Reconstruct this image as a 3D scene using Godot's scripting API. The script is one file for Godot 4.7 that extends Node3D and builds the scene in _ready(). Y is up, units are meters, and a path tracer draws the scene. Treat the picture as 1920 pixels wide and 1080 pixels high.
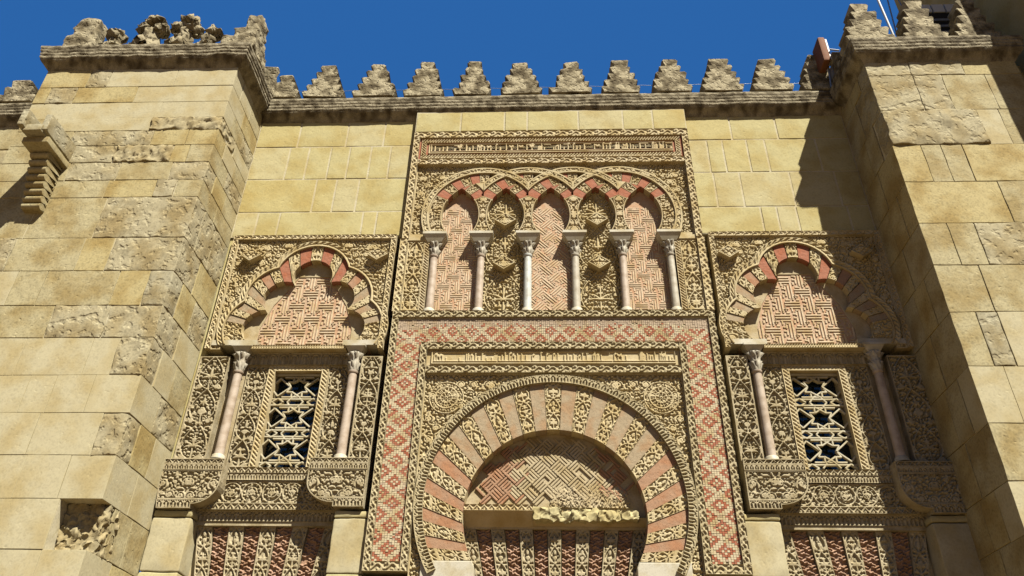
extends Node3D
# A carved gate front between two buttresses, seen from the street.  y = 0 is the street; the lengths
# below are written from eye height (EY above the street) and in metres.

const EY := 1.6
const SUN := Vector3(0.74, 1.76, 1.0)
const REFLECT := 0.42   # share of the measured brightness that is the stones' own colour

const LEFT_COURSES := [
	[9.214, 9.515, [[-7.65, -6.88, "r"], [-6.88, -6.29, "r"], [-6.29, -4.70, "p"]]],
	[8.831, 9.214, [[-7.65, -6.95, "o"], [-6.95, -6.63, "r"], [-6.63, -5.61, "p"], [-5.61, -4.70, "p"]]],
	[8.499, 8.831, [[-7.65, -7.46, "o"], [-7.46, -7.05, "r"], [-7.05, -6.13, "o"], [-6.13, -4.70, "p"]]],
	[8.178, 8.499, [[-7.65, -6.87, "p"], [-6.87, -5.67, "p"], [-5.67, -4.70, "p"]]],
	[7.920, 8.178, [[-7.65, -7.13, "t"], [-7.13, -5.73, "p"], [-5.73, -4.70, "e"]]],
	[7.628, 7.920, [[-7.65, -6.80, "t"], [-6.80, -5.63, "r"], [-5.63, -5.13, "o"], [-5.13, -4.70, "o"]]],
	[7.304, 7.628, [[-7.65, -6.89, "t"], [-6.89, -6.08, "r"], [-6.08, -5.27, "e"], [-5.27, -5.04, "o"], [-5.04, -4.70, "t"]]],
	[6.981, 7.304, [[-7.65, -6.64, "t"], [-6.64, -5.93, "r"], [-5.93, -5.20, "t"], [-5.20, -4.70, "r"]]],
	[6.678, 6.981, [[-7.65, -6.92, "t"], [-6.92, -6.00, "t"], [-6.00, -5.33, "o"], [-5.33, -5.05, "r"], [-5.05, -4.70, "t"]]],
	[5.997, 6.678, [[-7.65, -6.85, "t"], [-6.85, -5.93, "t"], [-5.93, -4.70, "r"]]],
	[5.478, 5.997, [[-7.65, -6.91, "r"], [-6.91, -6.00, "t"], [-6.00, -5.61, "o"], [-5.61, -4.70, "r"]]],
	[4.966, 5.478, [[-7.65, -6.69, "p"], [-6.69, -6.31, "t"], [-6.31, -5.39, "t"], [-5.39, -5.00, "o"], [-5.00, -4.70, "g"]]],
	[4.512, 4.966, [[-7.65, -6.04, "t"], [-6.04, -5.34, "r"], [-5.34, -4.70, "r"]]],
	[4.020, 4.512, [[-7.65, -6.22, "p"], [-6.22, -5.41, "p"], [-5.41, -5.09, "p"], [-5.09, -4.70, "r"]]],
	[3.551, 4.020, [[-7.65, -5.99, "p"], [-5.99, -5.68, "p"], [-5.68, -5.23, "p"], [-5.23, -4.70, "p"]]],
	[3.056, 3.551, [[-7.65, -5.71, "p"], [-5.71, -4.99, "p"], [-4.99, -4.70, "r"]]],
	[2.580, 3.056, [[-7.65, -5.68, "p"], [-5.68, -5.19, "p"], [-5.19, -4.70, "p"]]],
	[2.061, 2.580, [[-7.65, -5.15, "p"], [-5.15, -4.70, "E"]]],
	[1.520, 2.061, [[-7.65, -5.16, "p"], [-5.16, -4.70, "p"]]],
	[1.011, 1.520, [[-7.65, -4.65, "p"], [-4.65, -4.70, "p"]]],
]
const RIGHT_COURSES := [
	[9.507, 9.760, [[4.62, 6.14, "t"], [6.14, 6.80, "t"]]],
	[8.939, 9.507, [[4.62, 5.25, "r"], [5.25, 6.01, "r"], [6.01, 6.80, "o"]]],
	[8.226, 8.939, [[4.62, 5.25, "r"], [5.25, 5.66, "r"], [5.66, 6.27, "t"], [6.27, 6.80, "t"]]],
	[7.560, 8.226, [[4.62, 5.94, "R"], [5.94, 6.23, "p"], [6.23, 6.80, "t"]]],
	[6.900, 7.560, [[4.62, 5.00, "o"], [5.00, 5.26, "t"], [5.26, 5.54, "t"], [5.54, 6.80, "o"]]],
	[6.214, 6.900, [[4.62, 5.80, "o"], [5.80, 6.80, "t"]]],
	[5.566, 6.214, [[4.62, 4.96, "t"], [4.96, 5.29, "t"], [5.29, 6.80, "r"]]],
	[4.896, 5.566, [[4.62, 5.15, "t"], [5.15, 6.80, "t"]]],
	[4.181, 4.896, [[4.62, 4.91, "t"], [4.91, 5.16, "g"], [5.16, 6.80, "p"]]],
	[3.500, 4.181, [[4.62, 5.00, "p"], [5.00, 6.80, "p"]]],
	[2.864, 3.500, [[4.62, 5.22, "t"], [5.22, 6.80, "r"]]],
	[2.325, 2.864, [[4.62, 4.90, "p"], [4.90, 6.80, "p"]]],
	[1.722, 2.325, [[4.62, 4.90, "t"], [4.90, 6.80, "p"]]],
	[1.168, 1.722, [[4.62, 4.69, "p"], [4.69, 6.80, "p"]]],
]
var M := {}
var rng := RandomNumberGenerator.new()
var nz := FastNoiseLite.new()
var taken := {}

# ------------------------------------------------------------------ mesh collector
class MB:
	var v := PackedVector3Array()
	var n := PackedVector3Array()
	var ix := PackedInt32Array()
	func add(p: Vector3, q: Vector3) -> int:
		v.append(p); n.append(q)
		return v.size() - 1
	func tri(a: int, b: int, c: int):
		ix.append(a); ix.append(c); ix.append(b)
	func quad(a: Vector3, b: Vector3, c: Vector3, d: Vector3, q: Vector3 = Vector3.ZERO):
		if q == Vector3.ZERO:
			q = (b - a).cross(d - a)
			if q.length_squared() < 1e-14: q = (c - b).cross(a - b)
			q = q.normalized()
		var k := v.size()
		v.append(a); v.append(b); v.append(c); v.append(d)
		for i in 4: n.append(q)
		tri(k, k + 1, k + 2); tri(k, k + 2, k + 3)
	func box(a: Vector3, b: Vector3, back := false):
		quad(Vector3(a.x, a.y, b.z), Vector3(b.x, a.y, b.z), Vector3(b.x, b.y, b.z), Vector3(a.x, b.y, b.z))
		quad(Vector3(b.x, a.y, b.z), Vector3(b.x, a.y, a.z), Vector3(b.x, b.y, a.z), Vector3(b.x, b.y, b.z))
		quad(Vector3(a.x, a.y, a.z), Vector3(a.x, a.y, b.z), Vector3(a.x, b.y, b.z), Vector3(a.x, b.y, a.z))
		quad(Vector3(a.x, b.y, b.z), Vector3(b.x, b.y, b.z), Vector3(b.x, b.y, a.z), Vector3(a.x, b.y, a.z))
		quad(Vector3(a.x, a.y, a.z), Vector3(b.x, a.y, a.z), Vector3(b.x, a.y, b.z), Vector3(a.x, a.y, b.z))
		if back: quad(Vector3(b.x, a.y, a.z), Vector3(a.x, a.y, a.z), Vector3(a.x, b.y, a.z), Vector3(b.x, b.y, a.z))
	# a bar between two points of the wall plane: width w, from zb to zt, with chamfered top edges
	func bar(p: Vector2, q: Vector2, w: float, zb: float, zt: float):
		var d := (q - p).normalized()
		var s := Vector2(-d.y, d.x) * w * 0.5
		var c := s * 0.62
		var zc := zt - w * 0.2
		var A := [p - s, p - c, p + c, p + s]
		var B := [q - s, q - c, q + c, q + s]
		var Z := [zc, zt, zt, zc]
		for i in 3:
			quad(Vector3(A[i].x, A[i].y, Z[i]), Vector3(B[i].x, B[i].y, Z[i]), Vector3(B[i + 1].x, B[i + 1].y, Z[i + 1]), Vector3(A[i + 1].x, A[i + 1].y, Z[i + 1]))
		quad(Vector3(A[0].x, A[0].y, zb), Vector3(B[0].x, B[0].y, zb), Vector3(B[0].x, B[0].y, zc), Vector3(A[0].x, A[0].y, zc))
		quad(Vector3(B[3].x, B[3].y, zb), Vector3(A[3].x, A[3].y, zb), Vector3(A[3].x, A[3].y, zc), Vector3(B[3].x, B[3].y, zc))
		quad(Vector3(A[3].x, A[3].y, zb), Vector3(A[0].x, A[0].y, zb), Vector3(A[0].x, A[0].y, zc), Vector3(A[3].x, A[3].y, zc))
		quad(Vector3(B[0].x, B[0].y, zb), Vector3(B[3].x, B[3].y, zb), Vector3(B[3].x, B[3].y, zc), Vector3(B[0].x, B[0].y, zc))
	func tube(p: Vector3, q: Vector3, r: float, k := 6):
		var d := (q - p).normalized()
		var a := d.cross(Vector3(0.31, 0.9, 0.27)).normalized()
		var b := d.cross(a)
		var s := v.size()
		for i in k:
			var t := TAU * i / k
			var o := a * cos(t) + b * sin(t)
			add(p + o * r, o); add(q + o * r, o)
		for i in k:
			var j := (i + 1) % k
			tri(s + 2 * i, s + 2 * j, s + 2 * j + 1); tri(s + 2 * i, s + 2 * j + 1, s + 2 * i + 1)
	# turned shape: rows of [radius, height]; the radius may swell in lobes
	func lathe(c: Vector3, rows: Array, k := 20, lobes := 0, deep := 0.0):
		var s := v.size()
		for j in rows.size():
			for i in k:
				var t := TAU * i / k
				var w: float = 1.0
				if lobes > 0:
					w += (rows[j][2] if rows[j].size() > 2 else 0.0) * deep * cos(lobes * t + (PI if j % 2 else 0.0))
				v.append(c + Vector3(cos(t) * rows[j][0] * w, rows[j][1], sin(t) * rows[j][0] * w))
				n.append(Vector3.ZERO)
		for j in rows.size() - 1:
			for i in k:
				var a := s + j * k + i
				var b := s + j * k + (i + 1) % k
				tri(a, a + k, b + k); tri(a, b + k, b)
		for j in rows.size():
			for i in k:
				var u: Vector3 = v[s + j * k + (i + 1) % k] - v[s + j * k + (i + k - 1) % k]
				var w: Vector3 = v[s + mini(j + 1, rows.size() - 1) * k + i] - v[s + maxi(j - 1, 0) * k + i]
				n[s + j * k + i] = w.cross(u).normalized()
	# flat outline (counter-clockwise) as a slab with chamfered front edges
	func slab(poly: PackedVector2Array, zt: float, zb: float, ch := 0.006):
		var q := MB.inset(poly, ch)
		var t := Geometry2D.triangulate_polygon(q)
		var s := v.size()
		for p in q: add(Vector3(p.x, p.y, zt), Vector3(0, 0, 1))
		for i in range(0, t.size(), 3): tri(s + t[i], s + t[i + 1], s + t[i + 2])
		for i in poly.size():
			var j := (i + 1) % poly.size()
			quad(Vector3(poly[i].x, poly[i].y, zt - ch), Vector3(poly[j].x, poly[j].y, zt - ch), Vector3(q[j].x, q[j].y, zt), Vector3(q[i].x, q[i].y, zt))
			quad(Vector3(poly[i].x, poly[i].y, zb), Vector3(poly[j].x, poly[j].y, zb), Vector3(poly[j].x, poly[j].y, zt - ch), Vector3(poly[i].x, poly[i].y, zt - ch))
	static func inset(poly: PackedVector2Array, w: float) -> PackedVector2Array:
		var o := PackedVector2Array()
		var k := poly.size()
		for i in k:
			var a := (poly[i] - poly[(i + k - 1) % k]).normalized()
			var b := (poly[(i + 1) % k] - poly[i]).normalized()
			var na := Vector2(-a.y, a.x)
			var nb := Vector2(-b.y, b.x)
			var m := (na + nb)
			var l := m.length_squared()
			o.append(poly[i] + (m * (2.0 / maxf(l, 0.9)) * w if l > 1e-6 else na * w))
		return o

# ------------------------------------------------------------------ things and parts
func numbered(called: String) -> String:
	var k: int = taken.get(called, 0)
	taken[called] = k + 1
	return called if k == 0 else "%s_%03d" % [called, k]

func thing(called: String, label: String, category: String, at: Vector3, group := "") -> Node3D:
	var o := Node3D.new()
	o.name = numbered(called)
	add_child(o)
	o.position = Vector3(at.x, at.y + EY, at.z)
	o.set_meta("label", label)
	o.set_meta("category", category)
	if group: o.set_meta("group", group)
	return o

func origin(o: Node3D) -> Vector3:
	var p := o.position
	var q := o.get_parent()
	while q != self:
		p += q.position
		q = q.get_parent()
	return p - Vector3(0, EY, 0)

# commits a collector as one named mesh under a thing (or a part); its points are given in scene lengths
func part(parent: Node3D, called: String, mb: MB, m: Material, stuff := false) -> MeshInstance3D:
	var o := MeshInstance3D.new()
	o.name = called
	var off := origin(parent)
	var pts := mb.v
	for i in pts.size(): pts[i] -= off
	var a := []
	a.resize(Mesh.ARRAY_MAX)
	a[Mesh.ARRAY_VERTEX] = pts
	a[Mesh.ARRAY_NORMAL] = mb.n
	a[Mesh.ARRAY_INDEX] = mb.ix
	var am := ArrayMesh.new()
	am.add_surface_from_arrays(Mesh.PRIMITIVE_TRIANGLES, a)
	am.surface_set_material(0, m)
	o.mesh = am
	parent.add_child(o, true)
	if stuff: o.set_meta("kind", "stuff")
	return o

# ------------------------------------------------------------------ rough stone
func wob(p: Vector3, f: float) -> Vector3:
	p *= f
	return Vector3(nz.get_noise_3d(p.x, p.y, p.z), nz.get_noise_3d(p.x + 71.3, p.y, p.z + 11.0), nz.get_noise_3d(p.x, p.y + 57.7, p.z - 23.0))

# a stone: box a..b with rounded, uneven edges; cell is the size of its facets
func stone(mb: MB, a: Vector3, b: Vector3, amp: float, cell: float, rnd := 0.014, freq := 3.0, sides := "xXyYz"):
	var c := (a + b) * 0.5
	var h := (b - a) * 0.5
	var faces := {"z": [Vector3(0, 0, 1), Vector3(1, 0, 0), Vector3(0, 1, 0)], "X": [Vector3(1, 0, 0), Vector3(0, 0, -1), Vector3(0, 1, 0)], "x": [Vector3(-1, 0, 0), Vector3(0, 0, 1), Vector3(0, 1, 0)], "Y": [Vector3(0, 1, 0), Vector3(1, 0, 0), Vector3(0, 0, -1)], "y": [Vector3(0, -1, 0), Vector3(1, 0, 0), Vector3(0, 0, 1)], "Z": [Vector3(0, 0, -1), Vector3(-1, 0, 0), Vector3(0, 1, 0)]}
	var r := minf(rnd, minf(h.x, minf(h.y, h.z)) * 0.6)
	var lo := a + Vector3.ONE * r
	var hi := b - Vector3.ONE * r
	for key in sides:
		var f: Array = faces[key]
		var w: float = absf(f[1].dot(h)) * 2.0
		var t: float = absf(f[2].dot(h)) * 2.0
		var nu := clampi(int(round(w / cell)), 2, 40) + 2
		var nv := clampi(int(round(t / cell)), 2, 40) + 2
		var s := mb.v.size()
		for j in nv + 1:
			var tv := _edge(j, nv, t, r)
			for i in nu + 1:
				var tu := _edge(i, nu, w, r)
				var p: Vector3 = c + f[0] * absf(f[0].dot(h)) + f[1] * tu + f[2] * tv
				var q := p.clamp(lo, hi)
				var d := p - q
				if d.length_squared() > 1e-12: p = q + d.normalized() * r
				p += wob(p, freq) * amp
				mb.v.append(p)
				mb.n.append(Vector3.ZERO)
		var row := nu + 1
		for j in nv:
			for i in nu:
				var k := s + j * row + i
				mb.tri(k, k + 1, k + row + 1); mb.tri(k, k + row + 1, k + row)
		for j in nv + 1:
			for i in nu + 1:
				var u := mb.v[s + j * row + mini(i + 1, nu)] - mb.v[s + j * row + maxi(i - 1, 0)]
				var e := mb.v[s + mini(j + 1, nv) * row + i] - mb.v[s + maxi(j - 1, 0) * row + i]
				mb.n[s + j * row + i] = u.cross(e).normalized()

func _edge(i: int, n: int, w: float, r: float) -> float:
	if i == 0: return -w * 0.5
	if i == n: return w * 0.5
	return -w * 0.5 + r + (w - 2.0 * r) * (i - 1) / float(n - 2)

# ------------------------------------------------------------------ carving: a height canvas and the chisel strokes on it
var cv: PackedFloat32Array
var cn := 0
var cm := 0
var cw := 0.0
var chh := 0.0
var cu := 0.0
var cvv := 0.0
var mir := false

func canvas(w: float, h: float, cell: float, mirrored := false):
	cn = maxi(3, int(round(w / cell)))
	cm = maxi(3, int(round(h / cell)))
	cw = w; chh = h; cu = w / cn; cvv = h / cm
	mir = mirrored
	cv = PackedFloat32Array()
	cv.resize((cn + 1) * (cm + 1))

func _dab(x: float, y: float, r: float, top: float):
	var i0 := maxi(0, int(ceil((x - r) / cu)))
	var i1 := mini(cn, int(floor((x + r) / cu)))
	var j0 := maxi(0, int(ceil((y - r) / cvv)))
	var j1 := mini(cm, int(floor((y + r) / cvv)))
	var k := 1.0 / (r * r)
	for j in range(j0, j1 + 1):
		var dy := j * cvv - y
		for i in range(i0, i1 + 1):
			var dx := i * cu - x
			var d := (dx * dx + dy * dy) * k
			if d < 1.0:
				var q := top * (1.0 - 0.5 * d * d * d)
				var e := j * (cn + 1) + i
				if q > cv[e]: cv[e] = q

func dab(x: float, y: float, r: float, top := 1.0):
	_dab(x, y, r, top)
	if mir: _dab(cw - x, y, r, top)

func cut(x: float, y: float, r: float):
	for q in ([x, cw - x] if mir else [x]):
		var i0 := maxi(0, int(ceil((q - r) / cu)))
		var i1 := mini(cn, int(floor((q + r) / cu)))
		for j in range(maxi(0, int(ceil((y - r) / cvv))), mini(cm, int(floor((y + r) / cvv))) + 1):
			for i in range(i0, i1 + 1): cv[j * (cn + 1) + i] *= 0.25

func line(a: Vector2, b: Vector2, w: float, top := 1.0):
	var k := maxi(1, int(a.distance_to(b) / 0.006))
	for i in k + 1:
		var p := a.lerp(b, float(i) / k)
		dab(p.x, p.y, w, top)

func arc(c: Vector2, r: float, a0: float, a1: float, w: float, top := 1.0):
	var k := maxi(2, int(absf(a1 - a0) * r / 0.006))
	for i in k + 1:
		var t := lerpf(a0, a1, float(i) / k)
		dab(c.x + cos(t) * r, c.y + sin(t) * r, w, top)

# a tendril that rolls up; a is the direction it sets out in
func curl(x: float, y: float, a: float, size: float, sgn: float, w: float):
	var p := Vector2(x, y)
	var st := 0.006
	var k := int(size * 7.5 / st)
	for i in k:
		var t := float(i) / k
		dab(p.x, p.y, w * (1.05 - 0.3 * t))
		a += sgn * st / (size * (1.0 - 0.82 * t))
		p += Vector2(cos(a), sin(a)) * st
	dab(p.x, p.y, w * 1.35)

# a half-palmette: a fat stroke with lobes along it
func leaf(x: float, y: float, a: float, l: float, w: float, bend := 1.0):
	var p := Vector2(x, y)
	var k := maxi(3, int(l / 0.006))
	for i in k:
		var t := float(i) / k
		dab(p.x, p.y, w * (0.45 + 1.1 * sin(PI * minf(1.0, t * 1.1)) * (1.0 - 0.4 * t)))
		a += bend * 0.006 / l
		p += Vector2(cos(a), sin(a)) * (l / k)

func palmette(x: float, y: float, a: float, l: float, w: float):
	for i in 5:
		var t := (i - 2) * 0.55
		leaf(x, y, a + t, l * (1.0 - 0.11 * absf(i - 2)), w, 1.2 * signf(t))

func empty(x: float, y: float, r: float) -> bool:
	for q in [Vector2(0, 0), Vector2(r, 0), Vector2(-r, 0), Vector2(0, r), Vector2(0, -r)]:
		var i := int((x + q.x) / cu)
		var j := int((y + q.y) / cvv)
		if i < 0 or j < 0 or i > cn or j > cm: continue
		if cv[j * (cn + 1) + i] > 0.1: return false
	return true

# fills what is still bare ground with small tendrils and leaves
func fill(s: float, w: float):
	var x1 := cw * 0.5 if mir else cw
	for pass_no in 3:
		var g := s * (1.0 - 0.27 * pass_no)
		var y := g * 0.4
		while y < chh:
			var x := g * 0.4
			while x < x1:
				var px := x + rng.randf_range(-0.25, 0.25) * g
				var py := y + rng.randf_range(-0.25, 0.25) * g
				if empty(px, py, g * 0.3):
					if pass_no == 0 and rng.randf() < 0.6: curl(px + g * 0.18, py, PI * 0.5, g * 0.26, 1.0 if rng.randf() < 0.5 else -1.0, w)
					elif pass_no < 2: leaf(px, py - g * 0.2, rng.randf() * TAU, g * 0.6, w * 1.25, rng.randf_range(-2, 2))
					elif rng.randf() < 0.5: dab(px, py, w * 1.2)
				x += g
			y += g

func rim(k: int):
	for j in cm + 1:
		for i in cn + 1:
			if i < k or j < k or i > cn - k or j > cm - k: cv[j * (cn + 1) + i] = 1.0

func pattern(kind: String, sd: int):
	rng.seed = sd
	var W := cw
	var H := chh
	match kind:
		"veg":      # upright plant, mirrored about its stem
			mir = true
			var U := H / maxf(1.0, round(H / (W * 1.25)))
			var y := 0.0
			var alt := 0
			while y < H - 0.01:
				var c := Vector2(W * 0.5, y)
				line(c, c + Vector2(0, U * 0.3), 0.010)
				# almond of two stems
				var last := c
				for i in 25:
					var t := i / 24.0
					var q := c + Vector2(-W * 0.40 * pow(sin(PI * pow(t, 0.75)), 0.9), U * t)
					line(last, q, 0.0105)
					last = q
				if alt % 2 == 0:
					palmette(W * 0.5, y + U * 0.34, PI * 0.5, U * 0.36, 0.013)
				else:
					curl(W * 0.5 - 0.012, y + U * 0.25, PI * 0.75, W * 0.115, -1.0, 0.011)
					leaf(W * 0.5, y + U * 0.5, PI * 0.5, U * 0.3, 0.015, 0.0)
				curl(W * 0.12, y + 0.02, PI * 0.55, W * 0.10, -1.0, 0.011)
				leaf(W * 0.30, y + U * 0.86, PI * 0.8, U * 0.2, 0.012, 0.8)
				y += U
				alt += 1
			fill(0.062, 0.0095)
		"leaf", "leafmir":     # dense scrollwork
			mir = kind == "leafmir"
			var g := 0.175
			var y := g * 0.5
			var odd := 0
			while y < H:
				var x := g * (0.5 if odd % 2 else 1.0)
				while x < (W * 0.5 + 0.02 if mir else W):
					var px := x + rng.randf_range(-0.02, 0.02)
					var py := y + rng.randf_range(-0.02, 0.02)
					var sg := 1.0 if (odd + int(x / g)) % 2 else -1.0
					curl(px + 0.06, py - 0.03, PI * 0.5, 0.056, sg, 0.0105)
					leaf(px - 0.06, py + 0.05, rng.randf_range(0.2, 1.2), 0.09, 0.0135, 1.5 * sg)
					x += g
				y += g * 0.85
				odd += 1
			fill(0.058, 0.0095)
		"scroll":   # a running rinceau of circles along u
			var k := maxi(1, int(round(W / (H * 0.92))))
			var P := W / k
			for i in k:
				var c := Vector2((i + 0.5) * P, H * 0.5)
				var up := i % 2 == 0
				arc(c, minf(P, H) * 0.46, 0, TAU, 0.0105)
				var r := minf(P, H) * 0.27
				curl(c.x + r, c.y, PI * 0.5 if up else -PI * 0.5, r, 1.0 if up else -1.0, 0.0105)
				for a in 3: leaf(c.x, c.y, (PI * 0.5 if up else -PI * 0.5) + (a - 1) * 0.9, H * 0.22, 0.011, (a - 1.0))
			fill(0.05, 0.009)
		"wave":     # border of lying S leaves
			var k := maxi(1, int(round(W / (H * 1.7))))
			var P := W / k
			for i in k:
				var x := i * P
				var last := Vector2(x, H * 0.25)
				for t in 13:
					var q := Vector2(x + P * t / 12.0, H * (0.5 - 0.28 * cos(PI * t / 6.0)))
					line(last, q, H * 0.115)
					last = q
				leaf(x + P * 0.25, H * 0.62, PI * 0.42, H * 0.36, H * 0.12, 1.4)
				leaf(x + P * 0.75, H * 0.38, -PI * 0.58, H * 0.36, H * 0.12, 1.4)
				dab(x + P * 0.02, H * 0.75, H * 0.13)
				dab(x + P * 0.5, H * 0.2, H * 0.13)
				leaf(x + P * 0.06, H * 0.9, -0.2, H * 0.4, H * 0.07, -0.6)
				leaf(x + P * 0.56, H * 0.1, 0.2, H * 0.4, H * 0.07, 0.6)
		"arches":   # row of small tongues under arches
			var k := maxi(1, int(round(W / (H * 0.78))))
			var P := W / k
			for i in k:
				var x := i * P
				line(Vector2(x, 0), Vector2(x, H), 0.011)
				arc(Vector2(x + P * 0.5, H * 0.6), P * 0.30, 0, PI, 0.009)
				line(Vector2(x + P * 0.5, H * 0.1), Vector2(x + P * 0.5, H * 0.55), P * 0.16)
			line(Vector2(0, H), Vector2(W, H), 0.012)
		"zig":
			var k := maxi(1, int(round(W / (H * 1.25))))
			var P := W / k
			for i in k:
				line(Vector2(i * P, H * 0.12), Vector2((i + 0.5) * P, H * 0.85), H * 0.13)
				line(Vector2((i + 0.5) * P, H * 0.85), Vector2((i + 1) * P, H * 0.12), H * 0.13)
				dab((i + 0.5) * P, H * 0.25, H * 0.17)
			line(Vector2(0, 0), Vector2(W, 0), H * 0.1)
			line(Vector2(0, H), Vector2(W, H), H * 0.1)
		"bead":     # twisted rope
			var k := maxi(1, int(round(W / (H * 0.62))))
			for i in k:
				var x := i * W / k
				line(Vector2(x, H * 0.2), Vector2(x + W / k * 0.9, H * 0.8), H * 0.14)
				dab(x + W / k * 0.75, H * 0.27, H * 0.12)
			line(Vector2(0, H * 0.04), Vector2(W, H * 0.04), H * 0.08)
			line(Vector2(0, H * 0.96), Vector2(W, H * 0.96), H * 0.08)
		"kufic":
			var x := 0.03
			while x < W - 0.05:
				var w := rng.randf_range(0.06, 0.17)
				line(Vector2(x, H * 0.2), Vector2(x + w, H * 0.2), H * 0.065)
				var k := rng.randi_range(1, 4)
				for i in k:
					var q := x + w * i / float(k) + 0.006
					var t := rng.randf_range(0.45, 0.92)
					line(Vector2(q, H * 0.2), Vector2(q, H * t), H * 0.05)
					if rng.randf() < 0.3: leaf(q, H * t, 0.7, H * 0.25, H * 0.07, 0.6)
				if rng.randf() < 0.28:
					leaf(x + w * 0.5, H * 0.55, PI * 0.25, H * 0.32, H * 0.08, 0.5)
					leaf(x + w * 0.5, H * 0.55, PI * 0.75, H * 0.32, H * 0.08, -0.5)
				if rng.randf() < 0.4: line(Vector2(x, H * 0.86), Vector2(x + w * 0.8, H * 0.86), H * 0.04)
				x += w + rng.randf_range(0.012, 0.03)
		"roundel":  # big disc of rings with a rosette, ground filled round it
			var c := Vector2(W * 0.5, H * 0.5)
			for i in 3: arc(c, 0.235 - 0.045 * i, 0, TAU, 0.0095)
			for i in 8: leaf(c.x, c.y, TAU * i / 8.0, 0.11, 0.014, 0.7)
			for i in 30: dab(c.x + cos(TAU * i / 30.0) * 0.213, c.y + sin(TAU * i / 30.0) * 0.213, 0.011)
			fill(0.058, 0.0095)
		"brick":    # stepped brick lattice, worn
			var k := maxi(3, int(round(W / 0.042)))
			var P := W / k
			var rows := int(H / 0.034)
			for j in rows:
				for i in k:
					if (i + j) % 3 != 0 and rng.randf() > 0.06:
						var y := (j + 0.5) * H / rows
						line(Vector2((i + 0.1) * P, y), Vector2((i + 0.9) * P, y + (0.012 if i % 2 else -0.012)), 0.0115, rng.randf_range(0.6, 1.0))
		"flat":
			for i in cv.size(): cv[i] = 1.0

# the canvas as a carved sheet; at(u, v) gives its place on the wall plane
func relief(mb: MB, at: Callable, zt: float, depth: float, zb: float):
	var s := mb.v.size()
	var row := cn + 1
	var P := PackedVector3Array()
	P.resize(row * (cm + 1))
	for j in cm + 1:
		for i in row:
			var q: Vector2 = at.call(float(i) / cn, float(j) / cm)
			P[j * row + i] = Vector3(q.x, q.y, zt - depth * (1.0 - cv[j * row + i]))
	var N := PackedVector3Array()
	N.resize(P.size())
	for j in cm + 1:
		for i in row:
			var a := P[j * row + mini(i + 1, cn)] - P[j * row + maxi(i - 1, 0)]
			var b := P[mini(j + 1, cm) * row + i] - P[maxi(j - 1, 0) * row + i]
			var q := a.cross(b).normalized()
			N[j * row + i] = q if q.z > 0 else -q
	mb.v.append_array(P)
	mb.n.append_array(N)
	for j in cm:
		for i in cn:
			var k := s + j * row + i
			mb.tri(k, k + 1, k + row + 1); mb.tri(k, k + row + 1, k + row)
	var flip := (P[1] - P[0]).cross(P[row] - P[0]).z < 0
	for i in cn:
		_skirt(mb, P[i], P[i + 1], zb, flip)
		_skirt(mb, P[cm * row + i + 1], P[cm * row + i], zb, flip)
	for j in cm:
		_skirt(mb, P[(j + 1) * row], P[j * row], zb, flip)
		_skirt(mb, P[j * row + cn], P[(j + 1) * row + cn], zb, flip)

func _skirt(mb: MB, a: Vector3, b: Vector3, zb: float, flip: bool):
	if flip:
		var t := a
		a = b; b = t
	mb.quad(Vector3(a.x, a.y, zb), Vector3(b.x, b.y, zb), b, a)

func ccw(p: PackedVector2Array) -> PackedVector2Array:
	if Geometry2D.is_polygon_clockwise(p): p.reverse()
	return p

# drops points that lie closer than d to the one before
func thin(p: PackedVector2Array, d := 0.004) -> PackedVector2Array:
	var o := PackedVector2Array()
	for q in p:
		if o.is_empty() or o[o.size() - 1].distance_to(q) > d: o.append(q)
	while o.size() > 2 and o[0].distance_to(o[o.size() - 1]) <= d: o.remove_at(o.size() - 1)
	return o

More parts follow.
